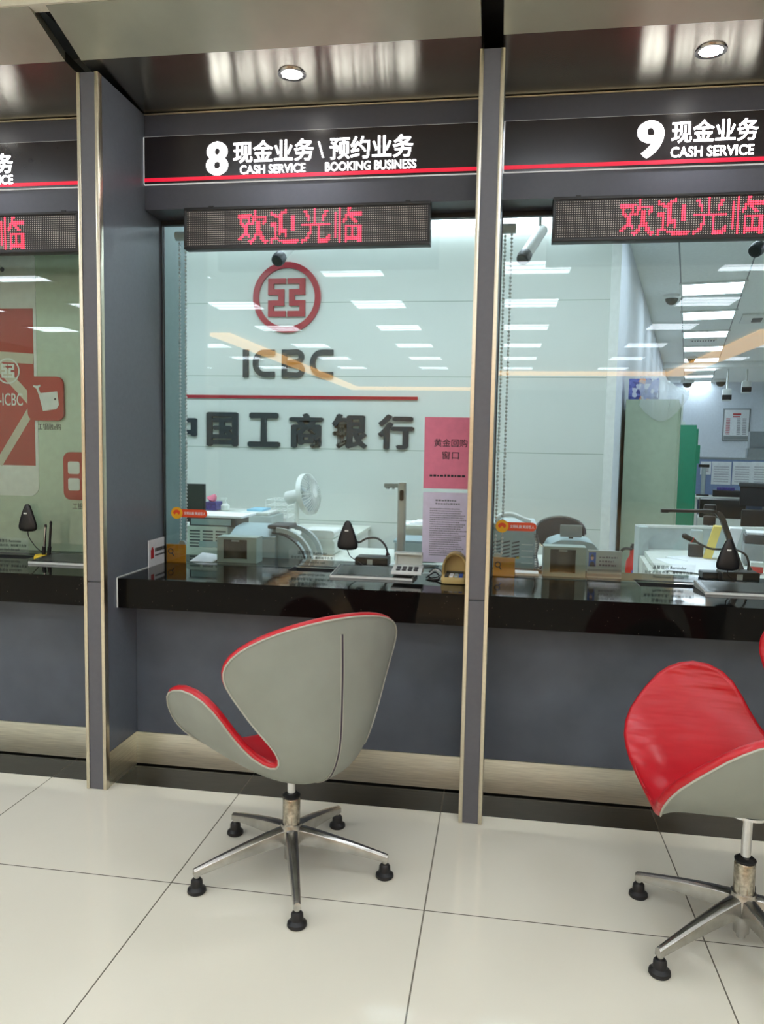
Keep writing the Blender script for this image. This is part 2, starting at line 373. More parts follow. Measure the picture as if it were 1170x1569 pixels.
def arc(cx, cz, rx, rz, a0, a1, n=16): return [(cx+rx*math.cos(math.radians(a0+(a1-a0)*k/n)), cz+rz*math.sin(math.radians(a0+(a1-a0)*k/n))) for k in range(n+1)]

# ------------------------------------------------------------------ room shell: lobby
X0, X1, YB = -6.5, 8.5, -17.6
struct(MB().box(X0, X1, YB, YK, -.1, 0), 'floor', 'tile')
struct(MB().box(X0, X1, YK, .55, -.1, 0), 'floor_dark_strip', 'tile_black')
struct(MB().box(X0, X1, YB, -.25, ZLOB, ZLOB+.1), 'ceiling', 'ceil')
struct(MB().box(X0, X1, -.25, -.20, 2.84, ZLOB), 'wall_bulkhead', 'cream_wall')
struct(MB().box(X0, -SP, YS, YS+.06, 0, ZLOB), 'wall_facade_left', 'header')
struct(MB().box(2*SP+FW, X1, YS, YS+.06, 0, ZLOB), 'wall_facade_right', 'header')
struct(MB().box(X0-.1, X0, YB, 3, 0, ZLOB), 'wall_left', 'cream_wall')
struct(MB().box(X1, X1+.1, YB, 3, 0, ZLOB), 'wall_right', 'cream_wall')
struct(MB().box(X0, X1, YB-.1, YB, 0, ZLOB), 'wall_entrance', 'beige_wall')
# lobby ceiling lights on a regular grid
def troffer(name, lab, cat, grp, c, a, b, su, sv, z, mat):
    t = thing(name, lab, cat, (c.x, c.y, z-.03), grp)
    MB().obox(c, a, b, -su/2, su/2, -sv/2, sv/2, z-.012, z-.003).build('diffuser', mat, t)
    f = MB()
    for u0, u1, v0, v1 in ((-su/2-.03, -su/2, -sv/2-.03, sv/2+.03), (su/2, su/2+.03, -sv/2-.03, sv/2+.03), (-su/2, su/2, -sv/2-.03, -sv/2), (-su/2, su/2, sv/2, sv/2+.03)):
        f.obox(c, a, b, u0, u1, v0, v1, z-.02, z)
    for k in (-1, 1): f.obox(c, a, b, -su/2, su/2, k*sv/6-.006, k*sv/6+.006, z-.016, z-.001)
    f.build('frame', 'white', t); return t
EX, EY = Vector((1, 0, 0)), Vector((0, 1, 0))
for cx in (-4.75, -3.1, -1.45, .2, 1.85, 3.65, 5.3):
    for cy in (-1.3, -3.08, -4.75, -6.45, -8.25, -10.0, -11.7):
        troffer('ceiling_light', 'square recessed lobby ceiling light behind the viewer, mirrored in the glass', 'ceiling light', 'recessed lobby ceiling lights', Vector((cx, cy, 0)), EX, EY, .56, .5, ZLOB, 'troffer')
cv = thing('cove_light', 'warm amber cove light strip around the lobby ceiling, mirrored in the glass', 'cove light', (1.2, -17.2, ZLOB-.06))
for x0, x1, y0, y1 in ((-2.6, -2.3, -17.5, -6.9), (-2.3, 1.0, -17.5, -16.8), (1.0, 1.3, -17.5, -12.5), (1.3, 4.8, -12.9, -12.4), (4.8, 5.2, -12.9, -6.8)):
    MB().box(x0, x1, y0, y1, ZLOB-.05, ZLOB-.005).build('light_strip', 'cove', cv)

# ------------------------------------------------------------------ room shell: teller facade, one bay after another
def bay_x(k): return k*SP+FW, (k+1)*SP
SLOT = {-1: (-1.50, -1.42), 0: (-.03, .033), 1: (1.482, 1.556), 2: (2.957, 3.04)}
POS = {-1: 'left', 0: 'middle', 1: 'right'}
for k in (-1, 0, 1):
    a, b = bay_x(k)
    struct(MB().box(a, b, YP, YP+.05, .144, ZCB), 'wall_counter_front', 'panel')
    struct(MB().box(a, b, YP-.008, YP+.05, .006, .144), 'baseboard_front', 'band')
    struct(MB().box(a, b, YS, YS+.06, ZHB, ZSOF), 'wall_header', 'header')
    struct(MB().box(a, b, YS+.06, YG+.03, ZHB, ZHB+.05), 'trim_1', 'header')
    s0, s1 = SLOT[k][1], SLOT[k+1][0]
    struct(MB().prism([(-.02, 2.765), (YS+.06, ZSOF), (YS+.06, ZSOF+.04), (-.02, 2.80)], 'x', s0, s1), 'ceiling_soffit', 'soffit')
    struct(MB().prism([(-.24, 2.838), (-.02, 2.765), (-.02, 2.80), (-.24, 2.87)], 'x', s0, s1), 'ceiling_fascia', 'fascia')
    struct(MB().box(a, b, YS-.006, YS, ZSOF-.005, ZSOF), 'trim_2', 'steel')
    # glass pane in a thin frame
    gl = struct(MB().box(a+.006, b-.006, YG-.005, YG+.005, ZC+.004, ZHB-.008), 'window_%d' % (k+2), 'glass')
    struct(MB().box(a, a+.006, YG-.012, YG+.012, ZC, ZHB).box(b-.006, b, YG-.012, YG+.012, ZC, ZHB).box(a+.006, b-.006, YG-.015, YG+.015, ZHB-.02, ZHB), 'window_frame', 'frame', gl)
for k in (-1, 0, 1, 2):
    s0, s1 = SLOT[k]
    struct(MB().box(s0, s1, -.25, YS+.06, 2.87, 2.9), 'ceiling_slot', 'dark')
    if k in (-1, 2): continue
# partition fins
FLAB = {-1: 'grey partition pillar at the far left edge of the counters', 0: 'grey partition pillar with pale steel edges, between the poster window and window 8',
        1: 'grey partition pillar with pale steel edges, between windows 8 and 9', 2: 'grey partition pillar right of window 9'}
for k in (-1, 0, 1, 2):
    x = k*SP
    p = thing('partition_pillar', FLAB[k], 'pillar', (x+FW/2, .4, 0), 'partition pillars between the teller windows')
    MB().box(x+.002, x+FW-.002, .012, YG, .0, 2.735).build('side_panel', 'laminate', p)
    MB().box(x+.002, x+FW-.002, YG, FB, .0, 2.735).build('inner_panel', 'inner_panel', p, label='pale blue grey panel behind the glass')
    f = MB().box(x+.014, x+FW-.014, .004, .012, 0, ZC-.003).box(x+.014, x+FW-.014, .004, .012, ZC+.003, 2.735)
    f.build('front_panel', 'laminate_front', p)
    for x0, x1 in ((x, x+.014), (x+FW-.014, x+FW)):
        MB().box(x0, x1, 0, .03, 0, 2.735).build('steel_edge', 'steel', p, bevel=.002)
    MB().box(x+.0, x+.002, .03, YP-.008, 0, .144).build('kick_plate', 'band', p)
    MB().box(x+FW-.002, x+FW, .03, YP-.008, 0, .144).build('kick_plate', 'band', p)
# counters of black granite
CLAB = {-1: 'black polished granite counter below the poster window', 0: 'black polished granite counter of window 8', 1: 'black polished granite counter of window 9'}
for k in (-1, 0, 1):
    a, b = bay_x(k); sx0, sx1 = k*SP+.685, k*SP+.93; sy0, sy1 = .458, .62
    c = thing('counter', CLAB[k], 'counter', ((a+b)/2, .4, ZCB), 'granite counters')
    m_ = MB()
    m_.box(a, b, YC, YC+.02, ZCB, ZC)                         # front apron
    m_.box(a, b, YC+.02, sy0, ZC-.03, ZC); m_.box(a, sx0, sy0, sy1, ZC-.03, ZC); m_.box(sx1, b, sy0, sy1, ZC-.03, ZC); m_.box(a, b, sy1, FB, ZC-.03, ZC)
    m_.build('slab', 'granite', c)
    t = MB().box(sx0, sx1, sy0, sy1, ZC-.10, ZC-.095)
    t.box(sx0, sx0+.004, sy0, sy1, ZC-.095, ZC-.001).box(sx1-.004, sx1, sy0, sy1, ZC-.095, ZC-.001).box(sx0, sx1, sy0, sy0+.004, ZC-.095, ZC-.001).box(sx0, sx1, sy1-.004, sy1, ZC-.095, ZC-.001)
    t.build('cash_tray', 'dkgrey', c, label='recessed dark cash tray passing under the glass')
    if k == 0: MB().box(a-.001, a+.004, YC-.003, YC, ZCB, ZC).box(a-.0, a+.003, YC, YG, ZC, ZC+.004).build('sealant', 'white', c)
    struct(MB().box(a, b, YP, YP+.05, ZCB, ZC-.03), 'wall_counter_top', 'panel')

# ------------------------------------------------------------------ lit sign boards
def sign(k):
    a, b = bay_x(k)
    lab = {-1: 'black lit fascia sign whose lettering ends at the left pillar', 0: 'black lit sign reading 8 cash service and booking business', 1: 'black lit sign reading 9 cash service'}[k]
    t = thing('counter_sign', lab, 'sign', ((a+b)/2, YS, ZSB), 'lit counter signs')
    MB().box(a+.004, b-.004, YS-.012, YS, ZSB, ZST).build('board', 'gloss_black', t)
    MB().box(a, a+.004, YS-.012, YS, ZSB, ZST).box(a, b, YS-.008, YS, ZSB-.003, ZSB).box(a, b, YS-.008, YS, ZST, ZST+.0025).build('light_gap', 'light_gap', t)
    MB().box(a+.004, b-.004, YS-.014, YS-.012, ZSB+.008, ZSB+.022).build('red_stripe', 'sign_red', t)
    y = YS-.012; th = .003
    if k == 0:
        text_mb('8', .359, .452, 2.476, 2.609, y, th, .042).build('numeral', 'sign_white', t)
        text_mb('现金业务', .475, .811, 2.521, 2.607, y, th, .013).build('lettering', 'sign_white', t)
        text_mb('\\', .828, .853, 2.530, 2.592, y, th).build('lettering', 'sign_white', t)
        text_mb('预约业务', .877, 1.212, 2.521, 2.607, y, th, .013).build('lettering', 'sign_white', t)
        text_mb('CASH SERVICE', .503, .777, 2.477, 2.511, y, th, .010).build('lettering', 'sign_white', t)
        text_mb('BOOKING BUSINESS', .859, 1.225, 2.477, 2.511, y, th, .010).build('lettering', 'sign_white', t)
    if k == 1:
        text_mb('9', 2.060, 2.158, 2.482, 2.619, y, th, .042).build('numeral', 'sign_white', t)
        text_mb('现金业务', 2.184, 2.490, 2.533, 2.614, y, th, .013).build('lettering', 'sign_white', t)
        text_mb('CASH SERVICE', 2.184, 2.478, 2.482, 2.519, y, th, .010).build('lettering', 'sign_white', t)
    if k == -1:
        text_mb('现金业务', -.83, -.507, 2.516, 2.598, y, th, .013).build('lettering', 'sign_white', t)
        text_mb('CASH SERVICE', -.80, -.508, 2.470, 2.508, y, th, .010).build('lettering', 'sign_white', t)
for k in (-1, 0, 1): sign(k)
# LED welcome boards
_V, _F = text_raw('欢迎光临', .010); _bvh = BVHTree.FromPolygons(_V, _F)
_ax, _bx = min(v[0] for v in _V), max(v[0] for v in _V); _ay, _by = min(v[1] for v in _V), max(v[1] for v in _V)
def led(k):
    cx = k*SP + .785; w_ = 1.012; z0, z1 = 2.172, 2.338; y1 = YS-.005; y0 = y1-.05
    lab = {-1: 'black dot-matrix board glowing red, cut by the left pillar', 0: 'black dot-matrix board glowing red above window 8', 1: 'black dot-matrix board glowing red above window 9'}[k]
    t = thing('led_board', lab, 'LED board', (cx, y1, z0), 'red LED welcome boards')
    f = MB(); x0, x1 = cx-w_/2, cx+w_/2
    f.box(x0+.012, x1-.012, y0+.006, y1, z0+.012, z1-.012)
    f.box(x0, x1, y0, y1, z0, z0+.012).box(x0, x1, y0, y1, z1-.012, z1).box(x0, x0+.012, y0, y1, z0+.012, z1-.012).box(x1-.012, x1, y0, y1, z0+.012, z1-.012)
    f.build('housing', 'black', t, bevel=.002)
    p = .0085; nr = 16; nc = 115; gx0, gz0 = cx-nc*p/2, z0+.015
    m_ = MB().box(x0+.013, x1-.013, y0+.004, y0+.0055, z0+.0125, z1-.0125)
    o = m_.build('dot_matrix', 'led_face', t)
    for v in o.data.vertices: v.co -= Vector((gx0-cx, 0, gz0-z0))
    o.location = (gx0-cx, 0, gz0-z0)
    d = MB(); r = .0037; tw = 60; c0 = {0: 25, 1: 27, -1: 28}[k]
    for i in range(tw):
        for j in range(nr):
            px = _ax+(i+.5)/tw*(_bx-_ax); pz = _ay+(j+.5)/nr*(_by-_ay)
            if _bvh.ray_cast(Vector((px, pz, 1)), Vector((0, 0, -1)))[0] is None: continue
            X = gx0+(c0+i+.5)*p; Z = gz0+(j+.5)*p
            d.prism([(X+r*math.cos(q*PI/3), Z+r*math.sin(q*PI/3)) for q in range(6)], 'y', y0+.0025, y0+.004)
    d.build('lit_characters', 'led_red', t, label='red lit dots spelling a welcome')
    for q in (-.41, .41): MB().box(cx+q-.01, cx+q+.01, y1, YS, z0+.05, z1+.02).build('bracket', 'black', t)
for k in (-1, 0, 1): led(k)
# soffit downlights
def downlight(k):
    x, y = k*SP+.780, .145; z = 2.752-.0285*(y+.02)/.378*1.0
    z = 2.765 - .03*(y+.02)/.458
    t = thing('downlight', {-1: 'round recessed downlight above the left poster bay', 0: 'round recessed chrome downlight in the soffit above sign 8', 1: 'round recessed chrome downlight in the soffit above sign 9'}[k], 'downlight', (x, y, z-.01), 'soffit downlights')
    MB().lathe([(.036, .008), (.036, .002), (.042, -.004), (.052, -.004), (.054, .004), (.05, .008)], (x, y, z)).build('trim_ring', 'chrome', t)
    MB().lathe([(0, -.003), (.036, -.003), (.036, .0005), (0, .0005)], (x, y, z)).build('lamp_disc', 'lamp', t)
    ld = bpy.data.lights.new('downlight_beam', 'SPOT'); ld.energy = SPOT_W; ld.spot_size = 2.2; ld.spot_blend = .9; ld.shadow_soft_size = .03; ld.color = (.95, .97, 1)
    lo = bpy.data.objects.new('downlight_beam', ld); COL.objects.link(lo); lo.parent = t; lo.location = (0, 0, -.01)
for k in (-1, 0, 1): downlight(k)

# ------------------------------------------------------------------ room shell: office behind the glass
struct(MB().box(X0, OC.x, LY, LY+.1, 0, ZOFF), 'wall_logo', 'logo_wall')
struct(MB().obox(OC, OD, OR, 0, 14.2, -.12, 0, 0, ZOFF), 'wall_side', 'white_wall')
struct(MB().box(OC.x-.06, OC.x+.004, LY-.012, LY, 0, ZOFF), 'trim_3', 'white')
struct(MB().obox(OC, OD, OR, 14.2, 14.3, -.5, 9, 0, ZOFF), 'wall_back', 'white_wall')
struct(MB().obox(OC, OD, OR, -6, 14.3, 8, 8.1, 0, ZOFF), 'wall_office_right', 'white_wall')
struct(MB().obox(OC, OD, OR, -3.5, 14.3, -9, 9, ZOFF, ZOFF+.1), 'ceiling_office', 'ceil')
struct(MB().obox(OC, OD, OR, -4.2, 14.3, -9, 9, -.12, -.101), 'floor_office_base', 'desk')
struct(MB().box(X0, X1, .55, 18, -.1, 0), 'floor_office', 'tile')
struct(MB().box(X0, X1, YS+.06, .75, ZOFF-.25, ZOFF), 'wall_above_glass', 'cream_wall')
# ceiling joints and lights, in the turned office frame
def off(u, v, z=0): return OC+OD*u+OR*v+Vector((0, 0, z))
def offuv(p): d = p-OC; return d.dot(OD), d.dot(OR)
jl = [onZ(1040.7, 380, ZOFF), onZ(1156, 393, ZOFF)]
for p in jl:
    u_, v_ = offuv(p); struct(MB().obox(OC, OD, OR, -2, 14.2, v_-.006, v_+.006, ZOFF-.004, ZOFF), 'trim_4', 'steelgrey')
lx = (offuv(jl[0])[1]+offuv(jl[1])[1])/2
u0_ = offuv(onZ(1090, 440, ZOFF))[0]
for i in range(8):
    troffer('ceiling_light', ['bright square office ceiling light nearest the glass', 'bright square office ceiling light, second from the glass', 'bright square office ceiling light, third from the glass', 'bright square office ceiling light, fourth from the glass', 'bright office ceiling light, fifth from the glass', 'bright office ceiling light, sixth from the glass', 'bright office ceiling light, second from the back wall', 'bright office ceiling light nearest the back wall'][i],
            'ceiling light', 'office ceiling lights', off(u0_+1.62*i, lx), OR, OD, .55, .55, ZOFF, 'troffer_office')
for (u, v) in ((2, 4.2), (5, 4.2), (8.5, 4.2), (12, 4.2), (2, 6.6), (8.5, 6.6)):
    troffer('ceiling_light', 'square office ceiling light right of the visible row', 'ceiling light', 'office ceiling lights out of the frame', off(u, v), OR, OD, .55, .55, ZOFF, 'troffer_office')
for (u, v) in ((u0_-2.35, lx), (u0_-3.6, lx), (u0_-2.35, lx+1.9), (u0_-3.6, lx+1.9)):  # extra lights added out of view to brighten the olive cabinet front
    troffer('ceiling_light', 'added unseen light above window 9, brightening the olive cabinet, hidden by the header', 'ceiling light', 'added unseen lights above window 9', off(u, v), OR, OD, .55, .55, ZOFF, 'troffer_office' if v == lx else 'troffer_teller')
for (x, y) in ((-2.2, 1.6), (-.9, 1.6), (.5, 1.6), (1.7, 1.6)):
    troffer('ceiling_light', 'square office ceiling light over the tellers, hidden by the header', 'ceiling light', 'ceiling lights over the teller desks', Vector((x, y, 0)), EX, EY, .55, .55, ZOFF, 'troffer_teller')

# ------------------------------------------------------------------ swivel chairs
PROF = [(.2555,.3288),(.2339,.3446),(.1658,.3407),(.0626,.3378),(-.0457,.3288),(-.136,.3374),(-.2106,.3725),(-.2488,.4402),(-.2668,.5157),(-.2678,.6032),(-.2704,.7015),(-.2678,.7947),(-.2636,.8813)]   # middle line, front edge to back top
KAP = [3.270,2.834,2.697,2.889,3.401,4.022,4.384,4.248,3.707,3.031,2.466,2.147,2.127]      # sideways curvature along it
WID = [.3722,.4166,.4885,.5195,.4281,.2760,.1780,.1691,.2190,.2883,.3541,.4057,.4034]      # half width (arms, waist, back wings)
def crm(pts, t):                                             # uniform cubic B-spline through its end points
    n = len(pts); pts = [Vector(p) for p in pts]; e = [2*pts[0]-pts[1]]+pts+[2*pts[-1]-pts[-2]]
    x = max(0, min(1, t))*(n-1); i = min(int(x), n-2); f = x-i
    return ((1-f)**3*e[i]+(3*f**3-6*f*f+4)*e[i+1]+(-3*f**3+3*f*f+3*f+1)*e[i+2]+f**3*e[i+3])/6
def shell_pt(t, r):
    q = crm(PROF, t); e = 1e-3; tg = (crm(PROF, min(1, t+e))-crm(PROF, max(0, t-e))).normalized(); nr = Vector((tg.y, -tg.x))
    k = crm([(v, 0) for v in KAP], t).x; w_ = crm([(v, 0) for v in WID], t).x
    a = min(max(t/.16, 0), 1); b = min(max((1-t)/.20, 0), 1); d = w_*math.sqrt(1-(1-a)**2)*math.sqrt(1-(1-b)**2)*r
    A = math.sin(k*d)/k; Bq = (1-math.cos(k*d))/k
    return Vector((q.x+nr.x*Bq, A, q.y+nr.y*Bq))
def make_chair():
    t = thing('swivel_chair', 'x', 'chair', (0, 0, 0), 'red and grey swivel chairs')
    ts = [.0004, .0015, .004, .008, .013, .02, .03, .042, .056, .072, .09] + [.11+.03*k for k in range(25)] + [.85, .87, .89, .91, .93, .946, .96, .972, .982, .99, .9955, .9985, .9997]
    NR = 16; rs = [math.sin(PI/2*k/NR) for k in range(-NR, NR+1)]; nc = len(rs)
    def N_(tt, r):
        e = .002; t0, t1 = max(.0002, tt-e), min(.9998, tt+e); rr = max(-.97, min(.97, r))
        a = shell_pt(t1, rr)-shell_pt(t0, rr); b = shell_pt(tt, rr+.02)-shell_pt(tt, rr-.02); v = b.cross(a)
        return v.normalized() if v.length > 1e-12 else Vector((0, 0, 1))
    G = [[shell_pt(tt, r) for r in rs] for tt in ts]; NN = [[N_(tt, r) for r in rs] for tt in ts]
    m0 = len(ts)//4
    if NN[m0][NR].z < 0: NN = [[-v for v in row] for row in NN]
    for k in range(4):                                       # near the two ends the row is short: share one normal
        for J, src in ((k, 5), (len(ts)-1-k, len(ts)-6)): NN[J] = [NN[src][NR]]*nc
    nt = len(ts)
    mb = MB(); mb.ring(G, False, False); mb.build('outer_shell', 'shell', t, smooth=80)
    loop = [(j, nc-1) for j in range(nt)]+[(j, 0) for j in range(nt-1, -1, -1)]; n = len(loop)
    Pq = [G[j][c] for j, c in loop]; Nq = [NN[j][c] for j, c in loop]
    Nq = [sum((Nq[(i+k) % n] for k in range(-3, 4)), Vector()).normalized() for i in range(n)]
    def outw(i):
        tg = Pq[(i+2) % n]-Pq[i-2]; j, c = loop[i]; o = tg.cross(Nq[i]).normalized()
        return o
    OW = [outw(i) for i in range(n)]
    cen = shell_pt(.25, 0)
    if sum(o.dot(p-cen) for o, p in zip(OW, Pq)) < 0: OW = [-o for o in OW]
    th = .026; rows = []
    for k in range(7):
        a = PI*k/6; rows.append([Pq[i]+Nq[i]*(th/2*(1-math.cos(a)))+OW[i]*(.010*math.sin(a)) for i in range(n)])
    inner = [[G[j][c]+(NN[j][c]*(th+.012*max(0, 1-rs[c]**2)*min(1, ts[j]/.1)*min(1, (1-ts[j])/.1))) for c in range(nc)] for j in range(nt)]
    for i, (j, c) in enumerate(loop): inner[j][c] = rows[-1][i]
    mb = MB().ring(rows, True, False); mb.ring(inner, False, False)
    o_ = mb.build('seat_padding', 'red_vinyl', t, smooth=80, label='red padded vinyl lining')
    bm = bmesh.new(); bm.from_mesh(o_.data); bmesh.ops.remove_doubles(bm, verts=bm.verts, dist=1e-5); bmesh.ops.recalc_face_normals(bm, faces=bm.faces); bm.to_mesh(o_.data); bm.free()
    rim = Pq; rn = Nq
    mb = MB(); P = [rim[i]-rn[i]*.001 for i in range(n)]
    rws = []; m_ = 6
    for i in range(n):
        tt = (P[(i+1) % n]-P[i-1]).normalized(); a = rn[i]; b = tt.cross(a)
        rws.append([P[i]+(a*math.cos(2*PI*k/m_)+b*math.sin(2*PI*k/m_))*.003 for k in range(m_)])
    mb.ring(rws+[rws[0]], True, False).build('piping', 'piping', t, smooth=80)
    sm = bpy.data.objects.new('x', None); bpy.data.objects.remove(sm)
    def line(d, off_, t0, t1, r_, m_):
        pts = []
        for q in range(29):
            tt = t0+(t1-t0)*q/28; pts.append(shell_pt(tt, 0)-N_(tt, 0)*(off_ if N_(.3, 0).z > 0 else -off_)+Vector((0, d, 0)))
        return m_.tube(pts, r_, 6)
    mb = MB(); line(0, .0002, .40, .955, .0034, mb); mb.build('seam_welt', 'stitch', t, label='dark stitched seam down the back')
    for d in (-.0048, .0048): mb = MB(); line(d, .0012, .40, .955, .0015, mb); mb.build('stitching', 'piping', t)
    mb = MB(); line(0, .0004, .004, .07, .002, mb); mb.build('seam_welt', 'stitch', t)
    MB().cyl((0, 0, .165), (0, 0, .335), .0135).cyl((0, 0, .318), (0, 0, .326), .06).build('piston', 'chrome', t)
    MB().lathe([(.0, .238), (.016, .238), (.028, .243), (.029, .249), (.02, .256), (.0, .256)]).build('collar', 'rubber', t)
    MB().lathe([(0, .155), (.0285, .155), (.0285, .235), (.026, .241), (0, .241)]).build('column', 'rust', t)
    MB().lathe([(0, .02), (.012, .02), (.013, .035), (.022, .037), (.024, .085), (.036, .10), (.038, .135), (.033, .155), (0, .157)]).build('hub', 'alu', t)
    for k in range(5):
        a = math.radians(72*k); D = Vector((math.cos(a), math.sin(a), 0)); Q = Vector((-D.y, D.x, 0)); rows = []
        for q in [0, .1, .25, .4, .55, .7, .85, .95, 1.0]:
            r = .018+.302*q; top = .148-.072*q**1.25; h = .056*(1-q)+.024*q; w0 = .044*(1-q)+.022*q
            c = D*r
            rows.append([c+Q*x*w0+Vector((0, 0, z)) for x, z in ((-.5, top-h), (.5, top-h), (.46, top-.007), (.2, top), (-.2, top), (-.46, top-.007))])
        lg = MB().ring(rows).tube([D*.310+Vector((0, 0, z)) for z in (.064, .040)], .0085, 12).build('leg', 'alu', t, bevel=.0018)
        fc = MB().lathe([(0, .0), (.026, .0), (.029, .004), (.028, .012), (.021, .017), (.0185, .020), (.0175, .038), (.013, .044), (0, .044)], tuple(D*.310)).build('foot_cap', 'rubber', lg, label='black rubber bell-shaped foot cap')
    return t
ch = make_chair()
ch2 = copy_tree(ch)
def place_chair(o, x, y, ang, foot, lab, lift=0):
    o.location = (x, y, 0); o['label'] = lab; o.rotation_euler = (0, 0, math.radians(ang))
    for c in o.children:
        if c.name.split('.')[0] in ('outer_shell', 'seat_padding', 'piping', 'seam_welt', 'stitching', 'piston'): c.location.z += lift
        if c.name.split('.')[0] in ('leg', 'hub'): c.rotation_euler = (0, 0, math.radians(foot-ang))
place_chair(ch, .954, -.411, 137.75, .74, 'grey-backed swivel chair with red lining, standing with its back to us at window 8')
place_chair(ch2, 2.306, -.553, 181.9, -1, 'swivel chair at window 9, its red lined arm towards us, cut by the right edge', .065)

# ------------------------------------------------------------------ wall sign behind the glass
y = LY-.001
emb = thing('bank_emblem', 'round dark red emblem of square bends, high on the logo wall', 'emblem', (-.028, LY, 2.21))
emblem(emb, -.028, 2.47, .259, y, .022, 'emblem_red')
def letter(mb, name, lab, grp, x, z): solo(mb, name, 'letter', lab, 'letter', (x, LY, z), grp)
z0, z1, sw = 1.882, 2.087, .041
letter(MB().box(-.366, -.325, y-.02, y, z0, z1), 'latin_letter', 'dark letter I, first of the Latin letters under the emblem', 'Latin letters under the emblem', -.345, z0)
def cee(x0, x1):
    r = (z1-z0-sw)/2; zc = (z0+z1)/2; cx = x0+sw/2+r*.86
    return stroke(MB(), [(x1, z1-sw/2)]+arc(cx, zc, r*.86, r, 90, 270)+[(x1, z0+sw/2)], sw, y, .02)
letter(cee(-.289, -.118), 'latin_letter', 'dark letter C between the I and the B', 'Latin letters under the emblem', -.2, z0)
bmb = MB().box(-.062, -.022, y-.02, y, z0, z1); zm = (z0+z1)/2
stroke(bmb, [(-.022, z1-sw/2)]+arc(.050, (zm+z1)/2-.002, .040, (z1-zm)/2-sw/2+.006, 90, -90)+[(-.022, zm+sw*0-.0)], sw*.95, y, .02)
stroke(bmb, [(-.022, zm)]+arc(.054, (zm+z0)/2+.002, .040, (zm-z0)/2-sw/2+.006, 90, -90)+[(-.022, z0+sw/2)], sw*.95, y, .02)
letter(bmb, 'latin_letter', 'dark letter B under the emblem', 'Latin letters under the emblem', 0, z0)
letter(cee(.155, .332), 'latin_letter', 'dark letter C, last of the Latin letters under the emblem', 'Latin letters under the emblem', .25, z0)
solo(MB().box(-1.35, .970, y-.012, y, 1.722, 1.745), 'red_bar', 'emblem_red', 'long thin dark red bar on the logo wall between the two lines of letters', 'bar', (-.2, LY, 1.722))
for c_, a, b, lab in (('中', -.985, -.735, 'large dark character cut by the left pillar, first of the bank name'), ('国', -.655, -.405, 'large dark boxed character, second of the bank name'), ('工', -.327, -.072, 'large dark I-beam shaped character, third of the bank name'),
                      ('商', .0, .262, 'large dark character, fourth of the bank name'), ('银', .330, .600, 'large dark character, fifth of the bank name'), ('行', .678, .948, 'large dark character, last of the bank name')):
    letter(text_mb(c_, a, b, 1.355, 1.615, y, .02, .045), 'chinese_character', lab, 'characters of the bank name', (a+b)/2, 1.355)

# ------------------------------------------------------------------ poster behind the left glass
PY = .72
po = thing('poster', 'large pale green poster of a white phone with a red screen, behind the left glass', 'poster', (-.70, PY+.02, ZC))
MB().box(-1.39, -.004, PY, PY+.012, ZC+.001, 2.345).build('backing', 'posterbg', po)
ph = MB().rbox(-1.16, -.640, PY-.004, PY, 1.105, 2.285, .05).build('phone_body', 'posterwhite', po)
MB().cyl((-.81, PY-.006, 2.195), (-.81, PY-.004, 2.195), .011).build('camera_dot', 'greyink', ph)
MB().box(-1.13, -.655, PY-.006, PY-.004, 1.255, 2.01).build('phone_screen', 'posterred', po)
st = MB()
for p0, p1, w_ in (((-1.13, 1.80), (-.655, 1.77), .05), ((-.90, 1.80), (-.655, 1.55), .045), ((-.655, 1.55), (-.85, 1.26), .04)): stroke(st, [p0, p1], w_, PY-.006, .001)
st.build('light_streak', 'streak', po)
emblem(po, -.790, 1.712, .062, PY-.006, .002, 'posterwhite', .12)
text_mb('e-ICBC', -.865, -.715, 1.545, 1.605, PY-.006, .002, .006).build('lettering', 'posterwhite', po)
for sx in (-.84, -.70): text_mb('▮▮▮', sx, sx+.035, 1.405, 1.44, PY-.006, .001).build('lettering', 'posterwhite', po) if False else None
def icon(x0, x1, z0, z1, nm):
    o = MB().rbox(x0, x1, PY-.02, PY-.008, z0, z1, .035).build('app_icon', 'posterred', po); return o
ic = icon(-.682, -.495, 1.475, 1.685, 'a')
MB().prism([(-.622, 1.605), (-.525, 1.615), (-.517, 1.55), (-.53, 1.53), (-.60, 1.52)], 'y', PY-.022, PY-.02).prism([(-.622, 1.6), (-.633, 1.628), (-.648, 1.636), (-.648, 1.644), (-.629, 1.641), (-.612, 1.646), (-.612, 1.638), (-.622, 1.63), (-.61, 1.6)], 'y', PY-.022, PY-.02).build('icon_figure', 'posterwhite', ic)
MB().cyl((-.535, PY-.0232, 1.578), (-.535, PY-.022, 1.578), .005).build('icon_eye', 'ink', ic)
text_mb('工银融e购', -.642, -.520, 1.43, 1.462, PY, .001).build('lettering', 'ink', po)
ic2 = icon(-.500, -.320, 1.095, 1.325, 'b')
g = MB()
for (x, z) in ((-.475, 1.22), (-.475, 1.14), (-.395, 1.14)): g.rbox(x, x+.06, PY-.022, PY-.02, z, z+.06, .01)
g.build('icon_figure', 'posterwhite', ic2)
text_mb('工银融e联', -.467, -.34, 1.047, 1.078, PY, .001).build('lettering', 'ink', po)

